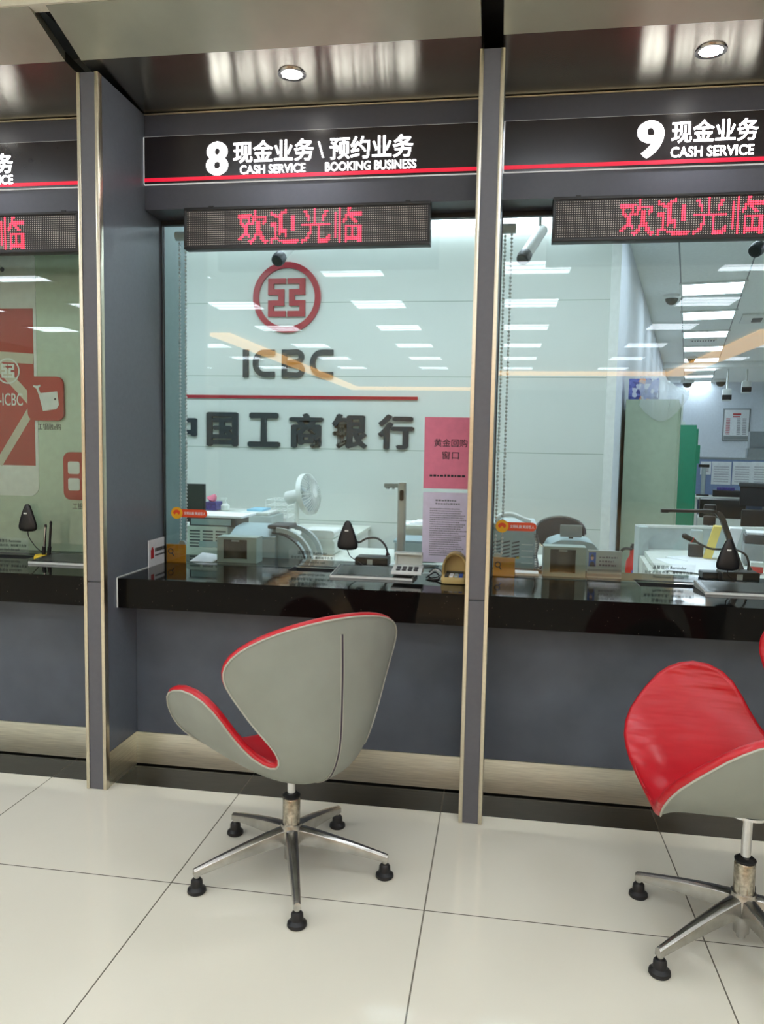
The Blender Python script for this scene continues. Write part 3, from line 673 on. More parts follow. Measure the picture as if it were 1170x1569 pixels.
# ------------------------------------------------------------------ stickers and sheets on the glass
def textlines(mb, x0, x1, z0, z1, y, rows, seed, fill=.45, ragged=.25):          # rows of small illegible print
    rnd = random.Random(seed); dz = (z1-z0)/rows
    for j in range(rows):
        x = x0; xe = x1-(x1-x0)*rnd.random()*ragged; z = z1-(j+.75)*dz
        while x < xe:
            w_ = dz*rnd.uniform(.35, .8); mb.box(x, min(x+w_, x1), y-.0006, y, z, z+dz*fill*rnd.uniform(.8, 1.1)); x += w_+dz*.2
    return mb
gy = YG-.0052
t = thing('pink_notice', 'pink paper notice on the glass beside the middle pillar', 'notice', (1.36, gy, 1.206))
MB().box(1.266, 1.472, gy-.001, gy, 1.206, 1.510).build('sheet', 'pink', t)
text_mb('黄金回购', 1.308, 1.449, 1.385, 1.418, gy-.001, .0006, .006).build('lettering', 'ink', t)
text_mb('窗口', 1.343, 1.415, 1.332, 1.366, gy-.001, .0006, .006).build('lettering', 'ink', t)
textlines(MB(), 1.292, 1.455, 1.252, 1.272, gy-.001, 1, 3).build('fine_print', 'ink', t)
t = thing('printed_notice', 'pale lavender sheet of small print on the glass under the pink notice', 'notice', (1.36, gy, .888))
MB().box(1.266, 1.472, gy-.001, gy, .888, 1.190).build('sheet', 'lav', t)
textlines(MB(), 1.32, 1.425, 1.135, 1.163, gy-.001, 2, 5).build('heading', 'greyink', t)
textlines(MB(), 1.297, 1.458, .915, 1.125, gy-.001, 22, 6).build('fine_print', 'greyink', t)
def badge(x, z, lab):
    t = thing('courtesy_badge', lab, 'sticker', (x, gy, z-.03), 'orange courtesy badges on the glass')
    MB().rbox(x-.055, x+.088, gy-.002, gy, z-.018, z+.018, .0175).build('ribbon', 'badge', t)
    MB().cyl((x-.055, gy-.004, z), (x-.055, gy-.002, z), .027, n=28).build('disc', 'gold', t)
    MB().prism([(x-.055+.017*math.cos(a), z+.017*math.sin(a)*.9) for a in [k*PI/8 for k in range(0, 9)]]+[(x-.065, z-.008), (x-.055, z+.002), (x-.045, z-.008)], 'y', gy-.005, gy-.004).build('disc_figure', 'badge', t)
    text_mb('文明礼貌 笑迎客人', x-.022, x+.080, z-.007, z+.007, gy-.002, .0006, .02).build('lettering', 'paper', t)
badge(.206, 1.064, 'orange badge sticker on the left edge of glass 8'); badge(1.660, 1.054, 'orange badge sticker on the left edge of glass 9')
def reminder(x, lab):
    t = thing('reminder_sticker', lab, 'sticker', (x, gy, ZC+.016), 'clear reminder stickers above the cash trays')
    MB().box(x-.105, x+.105, gy-.0008, gy, ZC+.006, ZC+.085).build('film', 'sticker', t)
    m_ = text_mb('温馨提示 Reminder', x-.065, x+.07, ZC+.062, ZC+.078, gy-.0008, .0005, .01)
    text_mb('现金请当面点清，离柜概不负责', x-.095, x+.095, ZC+.042, ZC+.055, gy-.0008, .0005, .008, m_)
    text_mb('Please check the cash', x-.06, x+.06, ZC+.024, ZC+.035, gy-.0008, .0005, .008, m_)
    m_.build('lettering', 'stickerink', t)
reminder(.779, 'clear reminder sticker with small dark print low on glass 8'); reminder(2.29, 'clear reminder sticker with small dark print low on glass 9'); reminder(-.69, 'clear reminder sticker with small dark print low on the left glass')

# ------------------------------------------------------------------ things on and behind the counters
def rot(o, deg): o.rotation_euler = (0, 0, math.radians(deg)); return o
# hanging bead chains of the blinds
def beads(k):
    x = k*SP+.155
    t = thing('blind_cord', {0: 'white beaded blind cord hanging behind the left side of glass 8', 1: 'white beaded blind cord hanging behind the left edge of glass 9'}[k], 'blind cord', (x, .60, .93), 'white beaded blind cords')
    if k == 1: x = SP+.115; t.location.x = x
    m_ = MB()
    for dx, ph in ((-.014, 0), (.014, .5)):
        m_.tube([(x+dx, .60, .92), (x+dx, .60, 2.3)], .0012, 5)
        z = .925+ph*.012
        while z < 2.3: m_.ball((x+dx, .60, z), .006, 6, 4); z += .016
    m_.build('bead_chain', 'bead', t)
    MB().cyl((x-.004, .59, .915), (x-.004, .606, .915), .016).build('cord_weight', 'ltgrey', t)
    MB().cyl((x-.03, .60, 2.30), (x+.03, .60, 2.30), .02).build('cord_pulley', 'white', t)
beads(0); beads(1)
# black drop-shaped talk-through speakers hanging at the glass, cable to a box
DROP = [(0, 0), (.16, .01), (.30, .07), (.48, .22), (.68, .42), (.88, .64), (.98, .80), (.96, .90), (.82, .965), (.5, .995), (0, 1)]
def drop(x, z, lab, cab):
    yc = YG-.024
    t = thing('talk_speaker', lab, 'speaker', (x, yc, z-.065), 'black drop-shaped talk speakers')
    rows = []
    for hw, v in DROP:
        w_ = max(hw, .002)*.047; d = max(hw, .002)**.6*.0175; zz = z+.064-v*.128
        rows.append([(x+w_*math.cos(a), yc+d*math.sin(a), zz) for a in [2*PI*k/20 for k in range(20)]])
    MB().ring(rows).build('body', 'black', t, smooth=60)
    MB().box(x-.010, x+.006, yc-.0165, yc-.0145, z+.018, z+.024).build('label_plate', 'white', t)
    MB().box(x-.006, x+.006, yc-.004, YG-.006, z+.045, z+.055).build('hook', 'dkgrey', t)
    MB().tube(spl([(x, yc, z-.064)]+cab, 6), .0022, 6).build('cable', 'black', t)
drop(.942, .993, 'black drop-shaped speaker at glass 8, cable running to its microphone box', [(.955, YG-.02, .90), (.99, YG-.01, .875), (1.03, YG-.012, .845)])
drop(2.514, .970, 'black drop-shaped speaker at glass 9, in front of the bent scanner arm', [(2.52, YG-.02, .885), (2.56, YG-.015, .862), (2.60, YG-.012, .842)])
drop(-.574, 1.020, 'black drop-shaped speaker at the left glass, in front of the poster', [(-.565, YG-.03, .93), (-.52, YG-.05, .89), (-.50, YG-.03, .86), (-.49, YG-.03, .84)])
# gooseneck microphones with base
def goose(pts, base, lab, tip=None):
    bx, by, bz = base
    t = thing('gooseneck_microphone', lab, 'microphone', base, 'gooseneck microphones')
    MB().rbox(bx-.075, bx+.075, by-.05, by+.05, bz, bz+.045, .008).build('base', 'black', t, bevel=.003)
    MB().box(bx-.018, bx+.006, by-.052, by-.05, bz+.012, bz+.036).build('label_plate', 'white', t)
    P_ = spl(pts, 8); MB().tube(P_, .0048, 8).build('neck', 'dkgrey', t)
    MB().tube([pts[0], Vector(pts[0]).lerp(Vector(pts[1]), .3)], [.011, .005], 10).build('neck_collar', 'black', t)
    if tip:
        e, q = Vector(pts[-1]), (Vector(pts[-1])-Vector(pts[-2])).normalized()
        MB().tube([e-q*.005, e+q*.006, e+q*.05, e+q*.058], [.006, .0105, .0125, .006], 12).build('microphone_head', 'black', t)
        MB().tube([e+q*.010, e+q*.014], .0125, 12).build('light_ring', 'extred', t, label='red ring')
c = onZ(572, 868, ZC); gyy = .70
def Q(px, py, Y): v = onY(px, py, Y); return (v.x, v.y, v.z)
b8 = Q(571, 861, .69)
goose([Q(594, 851, .70), Q(590, 836, .70), Q(578, 825, .70), Q(562, 825, .70), Q(549, 831, .69), Q(541, 822, .68)], (b8[0], .69, ZC), 'gooseneck microphone on a black box behind glass 8')
goose([Q(1148, 873, .72), Q(1143, 852, .71), Q(1128, 843, .70), Q(1108, 842, .69), Q(1086, 840, .68), Q(1064, 829, .68)], (Q(1130, 875, .70)[0], .70, ZC), 'gooseneck microphone with a red ring on a black box behind glass 9', True)
# signing tablets on the counters
def tablet(x0, x1, y0, y1, lab, tilt=.016):
    t = thing('signing_tablet', lab, 'tablet', ((x0+x1)/2, (y0+y1)/2, ZC), 'black signing tablets')
    P_ = lambda z: [(x0, y0, ZC+z), (x1, y0, ZC+z), (x1, y1, ZC+z+tilt), (x0, y1, ZC+z+tilt)]
    MB().ring([[(x0, y0, ZC+.001), (x1, y0, ZC+.001), (x1, y1, ZC+.001), (x0, y1, ZC+.001)], P_(.010)]).build('body', 'white', t)
    i = .006; Z_ = lambda yv: ZC+.010+tilt*(yv-y0)/(y1-y0)
    f = lambda d, a: [(x0+a, y0+a, Z_(y0+a)+d), (x1-a, y0+a, Z_(y0+a)+d), (x1-a, y1-a, Z_(y1-a)+d), (x0+a, y1-a, Z_(y1-a)+d)]
    MB().ring([f(.0003, .004), f(.0015, .004)]).build('bezel', 'gloss_black', t)
    MB().ring([f(.0016, .022), f(.0022, .022)]).build('screen', 'smoke', t)
tablet(.905, 1.25, .335, .53, 'black signing tablet with a pale rim on counter 8'); tablet(2.385, 2.73, .335, .515, 'black signing tablet with a pale rim on counter 9'); tablet(-.455, -.10, .335, .515, 'black signing tablet with a pale rim on the left counter, by the pens')
# hooded PIN pads
t = thing('pin_pad', 'small white PIN pad with an open square hood, standing at the tablet edge', 'PIN pad', (1.225, .35, ZC+.024))
zb = ZC+.027
MB().prism([(.322, zb), (.425, zb), (.425, zb+.028), (.322, zb+.012)], 'x', 1.163, 1.287).build('body', 'white', t, bevel=.002)
MB().box(1.168, 1.175, .41, .425, zb+.028, zb+.078).box(1.275, 1.282, .41, .425, zb+.028, zb+.078).box(1.168, 1.282, .418, .425, zb+.028, zb+.082).box(1.168, 1.282, .38, .425, zb+.074, zb+.082).build('hood', 'offwhite', t, bevel=.002)
for r_ in range(2):
    for q in range(4): MB().box(1.182+q*.024, 1.198+q*.024, .336+r_*.03, .352+r_*.03, zb+.012+r_*.005, zb+.021+r_*.005).build('key', 'dkgrey', t)
t = thing('pin_pad', 'cream PIN pad with a tall rounded hood, beside the middle pillar', 'PIN pad', (1.42, .36, ZC))
zb = ZC+.002
MB().rbox(1.368, 1.470, .30, .43, zb, zb+.026, .02, 'z').build('body', 'cream_pl', t, bevel=.004)
hd = MB()
ro = arc(1.419, zb+.052, .051, .064, 0, 180, 14); ri = arc(1.419, zb+.052, .043, .056, 0, 180, 14)
out_ = [(1.470, zb+.02)]+ro+[(1.368, zb+.02)]; inn_ = [(1.462, zb+.02)]+ri+[(1.376, zb+.02)]
rows = [[(x, yy, z) for x, z in pp] for pp, yy in ((inn_, .37), (out_, .362), (out_, .43), (inn_, .425))]
for a_, b_ in ((0, 1), (1, 2), (2, 3), (3, 0)): hd.ring([rows[a_], rows[b_]], False, False)
hd.prism(out_, 'y', .426, .432)
hd.build('hood', 'cream_pl', t)
MB().box(1.385, 1.453, .39, .42, zb+.026, zb+.034).build('display', 'smoke', t)
for r_ in range(3):
    for q in range(4): MB().box(1.383+q*.019, 1.397+q*.019, .308+r_*.024, .323+r_*.024, zb+.026, zb+.032).build('key', ('dkgrey', 'paper', 'ltgrey', 'blue')[q], t)
# cables lying between the pads
solo(MB().tube(spl([(1.30, .41, ZC+.005), (1.33, .46, ZC+.02), (1.35, .44, ZC+.006), (1.31, .39, ZC+.004), (1.345, .37, ZC+.004), (1.366, .42, ZC+.02), (1.34, .5, ZC+.03), (1.30, .525, ZC+.01)], 8), .003, 6),
     'cable', 'black', 'black cable looped on counter 8 between the two PIN pads', 'cable', (1.33, .44, ZC))
solo(MB().tube(spl([(1.36, .45, ZC+.02), (1.33, .49, ZC+.028), (1.31, .47, ZC+.01), (1.35, .5, ZC+.02), (1.40, .51, ZC+.004)], 8), .0028, 6),
     'cable', 'white', 'white cable looped on counter 8 beside the cream PIN pad', 'cable', (1.35, .48, ZC))
# cards at the left side
t = thing('counter_card', 'white card with a red bag picture, propped against the left pillar on counter 8', 'card', (.098, .49, ZC))
x = FW+.002
MB().box(x, x+.004, .375, .538, ZC, ZC+.118).build('card', 'paper', t)
MB().box(x+.004, x+.0046, .395, .425, ZC+.035, ZC+.075).prism([(.401, ZC+.075), (.419, ZC+.075), (.417, ZC+.085), (.403, ZC+.085)], 'x', x+.004, x+.0046).build('bag_print', 'red', t)
mm = MB()
for j, (zz, h) in enumerate(((ZC+.062, .016), (ZC+.042, .007))):
    yv = .437
    while yv < .527: mm.box(x+.004, x+.0046, yv, yv+.010, zz, zz+h); yv += .0125
mm.build('fine_print', 'ink', t)
def ocard(x, lab):
    t = thing('orange_card', lab, 'card', (x+.048, YG+.02, ZC), 'orange cards at the glass')
    MB().box(x, x+.092, YG+.012, YG+.016, ZC, ZC+.082).build('card', 'orange', t)
    m_ = MB(); n_ = 16; rows = [[(x+.02+r*math.cos(2*PI*k/n_), yy, ZC+.05+r*math.sin(2*PI*k/n_)) for k in range(n_)] for r, yy in ((.013, YG+.0115), (.013, YG+.011), (.009, YG+.011), (.009, YG+.0115))]
    m_.ring(rows+[rows[0]], True, False); stroke(m_, [(x+.027, ZC+.04), (x+.035, ZC+.028)], .005, YG+.012, .001); m_.build('magnifier_print', 'dkgrey', t)
    textlines(MB(), x+.042, x+.085, ZC+.04, ZC+.066, YG+.012, 2, 4).build('fine_print', 'gold', t)
ocard(.092, 'orange card with a magnifier picture at the left end of glass 8'); ocard(SP+.094, 'orange card with a magnifier picture at the left end of glass 9')
solo(MB().add([(.19, .59, ZC+.003), (.30, .58, ZC+.003), (.325, .68, ZC+.02), (.21, .69, ZC+.03), (.19, .59, ZC+.001), (.30, .58, ZC+.001), (.325, .68, ZC+.018), (.21, .69, ZC+.028)], [(0,1,2,3), (7,6,5,4), (0,4,5,1), (1,5,6,2), (2,6,7,3), (3,7,4,0)]),
     'paper_slip', 'paper', 'white paper slip beside the orange card behind glass 8', 'paper', (.25, .63, ZC))
solo(MB().box(SP+.19, SP+.29, .60, .68, ZC, ZC+.01), 'paper_slip', 'paper', 'small flat white paper slip beside the orange card behind the right glass', 'paper', (SP+.24, .64, ZC))
# customer displays: box with a dark sunken window
def cdisplay(x0, x1, h, lab, deg=0):
    t = thing('note_display', lab, 'display', ((x0+x1)/2, .66, ZC), 'grey customer displays')
    y0, y1 = .612, .70; z0, z1 = ZC, ZC+h; w_ = x1-x0
    f = MB(); a, b, c0, d = x0+w_*.16, x1-w_*.24, z0+.016, z1-.012
    f.box(x0, a, y0, y1, z0, z1).box(b, x1, y0, y1, z0, z1).box(a, b, y0, y1, z0, c0).box(a, b, y0, y1, d, z1).box(a, b, y1-.03, y1, c0, d)
    f.build('case', 'greengrey', t)
    n_ = 8; A = [((a+(b-a)*k/n_), y0+.004+.03*math.sin(PI*k/n_)**.7) for k in range(n_+1)]
    rows = [[(px, py, z) for px, py in A]+[(b, y1-.03, z), (a, y1-.03, z)] for z in (c0, d)]
    MB().ring(rows).build('window', 'smoke', t)
    MB().box((a+b)/2-.018, (a+b)/2+.018, y0+.0015, y0+.004, d-.009, d-.003).build('name_strip', 'ltgrey', t)
    return t
cdisplay(.312, .500, .118, 'green grey display box with a dark sunken window behind glass 8'); cdisplay(onY(832, 865, .612).x, onY(897, 865, .612).x, .130, 'green grey display box with a sunken window, left of the name plate')
# teller worktop
ZW = .80
wk = thing('teller_desk', 'pale teller worktop running behind the glass', 'desk', (.4, 1.2, 0))
MB().box(-1.3, 2.10, FB+.003, 1.55, ZW-.03, ZW).build('top', 'desk', wk)
for x in (-1.28, -.2, 1.0, 2.06): MB().box(x, x+.03, FB+.05, 1.5, 0, ZW-.03).build('end_panel', 'desk', wk)
cr = thing('low_cabinet', 'long low white cabinet standing against the logo wall', 'cabinet', (-.2, 2.6, 0))
MB().box(-1.6, .62, 2.1, 2.93, .0, .76).build('body', 'white', cr)
MB().box(-1.62, .64, 2.07, 2.935, .76, .78).build('top', 'desk', cr)
for k in range(4): d_ = MB().box(-1.58+k*.55, -1.04+k*.55, 2.085, 2.1, .05, .74).build('door', 'white', cr); MB().box(-1.10+k*.55, -1.08+k*.55, 2.07, 2.085, .35, .47).build('handle', 'steelgrey', d_)
# banknote counting machine, window 8
def nx(px, py, Y): return onY(px, py, Y).x
def nz(px, py, Y): return onY(px, py, Y).z
Y1 = .90; xa, xb, xc = nx(352, 830, Y1), nx(424, 830, Y1), nx(476, 830, Y1)
t = thing('banknote_counter', 'blue grey banknote counting machine with a curved chute, behind display 8', 'banknote counter', ((xa+xc)/2, 1.0, ZW))
zt = nz(400, 812, Y1); ztop_ = nz(400, 806, Y1)
pr = [(Y1-.02, ZW), (Y1+.26, ZW), (Y1+.26, zt-.02), (Y1+.20, zt+.015), (Y1+.08, zt+.005), (Y1-.02, zt-.03)]
MB().prism(pr, 'x', xa, xb).build('body', 'bluegrey', t, bevel=.008)
MB().box(xa+.05, xb-.004, Y1-.024, Y1-.02, ZW+.015, zt-.045).build('front_panel', 'ltgrey', t)
A = [(xb, zt+.005)]+[(xb+(xc-xb)*math.sin(q*PI/2/8), ZW+.01+(zt-ZW-.005)*math.cos(q*PI/2/8)) for q in range(9)]
Ai = [(p[0]-.02, p[1]-.02) for p in A]
for yy in (Y1-.02, Y1+.19): stroke(MB(), A[1:], .022, yy+.03, .03).build('chute_side', 'ltgrey', t)
stroke(MB(), [(p[0]-.03, p[1]-.02) for p in A[1:-1]], .006, Y1+.16, .15).build('chute', 'dkgrey', t)
MB().prism([(xb, ZW)]+[(p[0]-.025, max(p[1]-.02, ZW)) for p in A[1:]], 'y', Y1+.02, Y1+.16).build('feed_case', 'bluegrey', t)
MB().box(xb-.05, xb+.06, Y1, Y1+.16, zt+.006, zt+.026).build('lid', 'dkgrey', t, bevel=.008)
# laser printer with paper on top
Yp_ = 1.02; xa, xb = nx(288, 820, Yp_), nx(352, 820, Yp_); zt = nz(300, 806, Yp_)
t = thing('printer', 'off-white laser printer with vent slots, behind the left end of glass 8', 'printer', ((xa+xb)/2, Yp_+.15, ZW))
MB().box(xa-.03, xb-.01, Yp_+.0, Yp_+.34, ZW, zt).build('body', 'offwhite', t, bevel=.008)
m_ = MB()
for col in range(3):
    for r_ in range(6): m_.box(xa+.01+col*.07, xa+.065+col*.07, Yp_-.002, Yp_, zt-.028-r_*.016, zt-.021-r_*.016)
m_.build('vent_slots', 'dkgrey', t)
MB().box(xa+.06, xa+.17, Yp_-.003, Yp_, ZW+.045, ZW+.075).build('rating_label', 'bluegrey', t)
z2 = nz(320, 792, Yp_)
MB().box(xa+.0, xb+.02, Yp_+.02, Yp_+.24, zt, z2-.006).build('paper_tray', 'dkgrey', t)
MB().box(xa+.01, xb+.0, Yp_+.016, Yp_+.02, zt+.006, z2-.012).build('tray_front', 'bluegrey', t)
solo(MB().box(nx(290, 790, Yp_)-.01, nx(370, 790, Yp_), Yp_-.0, Yp_+.24, z2-.004, z2+.006), 'paper_stack', 'paper', 'white papers lying on the tray of the laser printer', 'paper', ((xa+xb)/2, Yp_+.12, z2-.004))
# things on the cabinet at the logo wall
def rbx(nm, mat, lab, cat, p0, p1, Y, d, grp=None, bev=.006, zb=None):   # box seen between two pixel corners, front at Y
    a, b = onY(*p0, Y), onY(*p1, Y); z0 = zb if zb is not None else min(a.z, b.z)
    return solo(MB().box(a.x, b.x, Y, Y+d, z0, max(a.z, b.z)), nm, mat, lab, cat, ((a.x+b.x)/2, Y+d/2, z0), grp, bevel=bev)
Yc_ = 2.2; ZK = .78
t = thing('computer_monitor', 'black computer monitor seen at the left edge of glass 8', 'monitor', (nx(290, 760, Yc_), Yc_, ZK))
p0, p1 = onY(285, 741, Yc_), onY(313, 796, Yc_)
MB().box(p0.x-.3, p1.x, Yc_, Yc_+.03, p1.z-.02, p0.z).build('panel', 'black', t, bevel=.004)
MB().box(p0.x-.29, p1.x-.01, Yc_-.003, Yc_, p1.z-.01, p0.z-.01).build('screen', 'smoke', t)
MB().box(p0.x-.17, p0.x-.09, Yc_+.01, Yc_+.05, ZK, p1.z).box(p0.x-.25, p0.x-.02, Yc_-.05, Yc_+.15, ZK, ZK+.015).build('stand', 'black', t)
sb = onY(318, 784, 2.3)
rbx('storage_box', 'offwhite', 'off-white storage box carrying the tissue box and the pump bottle', 'box', (314, 783), (372, 812), 2.3, .3, zb=ZK)
zs = nz(340, 783, 2.3)
t = thing('tissue_box', 'purple printed tissue box left of the pump bottle', 'tissue box', (nx(322, 775, 2.33), 2.4, zs))
a, b = onY(313, 769, 2.33), onY(331, 782, 2.33)
MB().box(a.x, b.x, 2.33, 2.45, zs, a.z).build('box', 'purple', t); MB().tube([((a.x+b.x)/2, 2.39, a.z), ((a.x+b.x)/2-.01, 2.38, a.z+.02), ((a.x+b.x)/2+.02, 2.38, a.z+.045)], [.02, .035, .012], 9).build('tissue', 'pink', t)
px_ = nx(345, 778, 2.36)
t = thing('pump_bottle', 'small white pump bottle on the storage box', 'bottle', (px_, 2.36, zs))
MB().lathe([(0, 0), (.028, 0), (.03, .01), (.03, .035), (.012, .05), (.012, .058), (0, .058)], (px_, 2.36, zs)).build('bottle', 'white', t)
MB().cyl((px_, 2.36, zs+.058), (px_, 2.36, zs+.078), .006).box(px_-.03, px_+.012, 2.353, 2.367, zs+.076, zs+.087).build('pump', 'white', t)
rbx('storage_box', 'ltgrey', 'light grey storage box under the pale blue tray', 'box', (374, 790), (416, 812), 2.12, .28, zb=ZK)
zs2 = nz(390, 790, 2.12)
solo(MB().box(nx(366, 786, 2.15), nx(412, 786, 2.15), 2.13, 2.39, zs2, zs2+.02), 'desk_tray', 'white', 'white shallow tray on the light grey storage box', 'tray', (nx(390, 786, 2.15), 2.28, zs2), bevel=.004)
solo(MB().box(nx(378, 780, 2.2), nx(402, 780, 2.2), 2.2, 2.38, zs2+.02, zs2+.034), 'folder', 'ltblue', 'pale blue folder lying in the white tray', 'folder', (nx(390, 780, 2.2), 2.29, zs2+.02))
solo(MB().prism([(2.05, ZW+.0), (2.12, ZW), (2.12, ZW+.12)], 'x', nx(352, 800, 2.1), nx(376, 800, 2.1)), 'desk_calendar', 'black', 'dark folded calendar standing in front of the light grey box', 'calendar', (nx(364, 800, 2.1), 2.1, ZW)) if False else None
# wire file rack
Yr = 2.45; a, b = onY(407, 766, Yr), onY(440, 792, Yr)
rbx('storage_box', 'white', 'white box under the wire file rack', 'box', (417, 793), (438, 812), 2.48, .22, zb=ZK)
zr = nz(420, 793, 2.48)+.001
t = thing('wire_rack', 'white wire file rack left of the fan', 'rack', ((a.x+b.x)/2, Yr+.1, zr))
m_ = MB()
for yy in (Yr, Yr+.22):
    for x in (a.x, b.x): m_.cyl((x, yy, zr), (x, yy, a.z), .004, n=6)
    for q in range(4): z = zr+.01+(a.z-zr-.01)*q/3; m_.cyl((a.x, yy, z), (b.x, yy, z), .0035, n=6)
for q in range(4):
    z = zr+.01+(a.z-zr-.01)*q/3
    for k in range(5): x = a.x+(b.x-a.x)*k/4; m_.cyl((x, Yr, z), (x, Yr+.22, z), .003, n=6)
m_.build('wire_frame', 'white', t)
# table fan, seen from its side
Yf_ = 2.25; fx = nx(455, 810, Yf_); zb_ = ZK; zh = nz(466, 757, Yf_)
t = thing('table_fan', 'white table fan turned to the right in front of the logo wall', 'fan', (fx, Yf_, zb_))
hc = Vector((nx(472, 758, Yf_), Yf_, zh)); ax_ = Vector((.955, -.22, .19)).normalized(); e1 = Vector((.22, .95, 0)).normalized(); e1 = (e1-ax_*e1.dot(ax_)).normalized(); e2 = ax_.cross(e1); Rf = onY(470, 726, Yf_).z-zh
MB().lathe([(0, 0), (.085, 0), (.09, .008), (.07, .022), (.025, .03), (0, .03)], (fx, Yf_, zb_)).build('base', 'white', t)
MB().tube([(fx, Yf_, zb_+.025), (fx-.005, Yf_, zh-.07), (hc.x-.06, Yf_, zh-.01)], .016, 12).build('stem', 'white', t)
mo = hc-ax_*.02
MB().tube([mo-ax_*.15, mo-ax_*.14, mo-ax_*.02, mo], [.03, .042, .048, .05], 18).build('motor_housing', 'white', t)
g = MB()
def circ(c, r, n=28): return [c+(e1*math.cos(2*PI*k/n)+e2*math.sin(2*PI*k/n))*r for k in range(n)]
rr = [circ(hc-ax_*.018, Rf), circ(hc-ax_*.018, Rf+.004), circ(hc+ax_*.018, Rf+.004), circ(hc+ax_*.018, Rf)]
g.ring(rr+[rr[0]], True, False)
g.build('guard_ring', 'white', t)
g = MB()
for k in range(36):
    a = 2*PI*k/36; d = e1*math.cos(a)+e2*math.sin(a)
    g.tube([hc+ax_*.048+d*.03, hc+ax_*.045+d*Rf*.7, hc+ax_*.018+d*Rf], .0022, 5)
    g.tube([hc-ax_*.03+d*.045, hc-ax_*.035+d*Rf*.7, hc-ax_*.016+d*Rf], .0022, 5)
g.build('guard_wires', 'white', t)
MB().tube([hc+ax_*.044, hc+ax_*.052], .032, 18).build('hub_cap', 'white', t)
for k in range(5):
    a0 = 2*PI*k/5; rows = []
    for q in range(4):
        r = .03+(Rf*.86-.03)*q/3; row = []
        for s in (-.38, 0, .38):
            d = e1*math.cos(a0+s)+e2*math.sin(a0+s); row.append(hc+d*r+ax_*(.018*s/.38))
        for s in (.38, 0, -.38):
            d = e1*math.cos(a0+s)+e2*math.sin(a0+s); row.append(hc+d*r+ax_*(.018*s/.38+.003))
        rows.append(row)
    MB().ring(rows).build('blade', 'ltgrey', t)
# white machine right of the chute
Y2 = 1.18; a, b = onY(455, 812, Y2), onY(512, 850, Y2)
t = thing('binding_machine', 'white bundle strapping machine with clear lid, right of the banknote counter', 'machine', ((a.x+b.x)/2, Y2+.1, ZW))
MB().rbox(a.x, b.x, Y2, Y2+.22, ZW, a.z-.045, .02).build('body', 'offwhite', t, bevel=.006)
MB().rbox(a.x+.02, b.x-.005, Y2+.01, Y2+.20, a.z-.045, a.z, .018).build('lid', 'white', t)
MB().cyl((b.x-.05, Y2+.02, a.z-.03), (b.x-.05, Y2+.18, a.z-.03), .024).build('roller', 'ltgrey', t)
# document camera pole, window 8
Yd = .69; a, b = onY(608, 739, Yd), onY(620, 882, Yd); xm = (a.x+b.x)/2+.002
t = thing('document_camera', 'slim white document camera pole with a short arm, right of the microphone at window 8', 'document camera', (xm, Yd, ZC))
MB().rbox(xm-.019, xm+.019, Yd-.016, Yd+.016, ZC+.012, a.z, .012, 'z').build('pole', 'white', t)
MB().rbox(xm-.05, xm+.05, Yd-.045, Yd+.045, ZC, ZC+.012, .01, 'z').build('foot', 'white', t)
zar = nz(600, 744, Yd)
MB().box(xm-.082, xm-.019, Yd-.010, Yd+.010, zar-.008, zar+.010).cyl((xm-.066, Yd, zar-.016), (xm-.066, Yd, zar-.008), .008).cyl((xm-.04, Yd, zar-.016), (xm-.04, Yd, zar-.008), .006).build('arm', 'ltgrey', t, bevel=.002)
zz = nz(614, 758, Yd)
MB().rbox(xm-.009, xm+.009, Yd-.019, Yd-.016, zz-.026, zz+.022, .007).build('button_panel', 'black', t); MB().box(xm-.012, xm+.012, Yd-.018, Yd-.016, zz+.022, zz+.03).build('button_rim', 'white', t)
# pale box and papers behind the document camera
a, b = onY(622, 832, 1.1), onY(650, 860, 1.1)
t = thing('document_case', 'pale blue white document case behind the document camera', 'case', (1.2, 1.2, ZW))
MB().box(a.x-.06, b.x+.06, 1.1, 1.34, ZW, a.z).build('case', 'ltgrey', t, bevel=.006); MB().box(a.x-.065, b.x+.065, 1.095, 1.345, a.z+.001, a.z+.012).build('lid', 'bluegrey', t)
a2, b2 = onY(622, 806, 1.95), onY(650, 824, 1.95)
solo(MB().box(a2.x-.05, b2.x+.1, 2.0, 2.3, 0, a2.z-.02).box(a2.x-.06, b2.x+.11, 1.98, 2.32, a2.z-.02, a2.z), 'side_table', 'desk', 'pale side table behind the document camera', 'table', ((a2.x+b2.x)/2, 2.15, 0))
for q in range(3): solo(MB().box(a2.x-.02+q*.03, a2.x+.16+q*.03, 2.02+q*.02, 2.2+q*.02, a2.z+q*.006, a2.z+.005+q*.006), 'document_sheet', 'paper', ['white document lying lowest on the pale side table', 'white document lying second on the pale side table', 'white document lying on top on the pale side table'][q], 'paper', (a2.x+.1, 2.1, a2.z+q*.006), 'documents on the pale side table')
# cctv tubes high behind the glass
def cctv(pf, pb, Yf2, Yb2, lab, grp, r=.03):
    f_, b_ = onY(*pf, Yf2), onY(*pb, Yb2); d = (f_-b_).normalized()
    t = thing('security_camera', lab, 'security camera', tuple(b_), grp)
    MB().tube([b_, f_-d*.05], r, 16).build('housing', 'white', t); MB().tube([f_-d*.05, f_-d*.02, f_], [r*1.05, r*1.15, r*1.0], 16).build('lens_cap', 'dkgrey', t)
    MB().tube([f_, f_+d*.002], r*.7, 16).build('lens', 'smoke', t)
    MB().tube([b_+d*.03, b_+d*.03+Vector((0, .0, ZOFF-b_.z))], .008, 8).build('bracket', 'white', t)
G_ = 'tube security cameras behind the glass'
cctv((424, 400), (452, 368), 1.1, 1.28, 'white tube security camera hanging left of the emblem, below LED board 8', G_)
cctv((800, 398), (830, 352), 1.1, 1.28, 'white tube security camera at the top left of glass 9', G_)
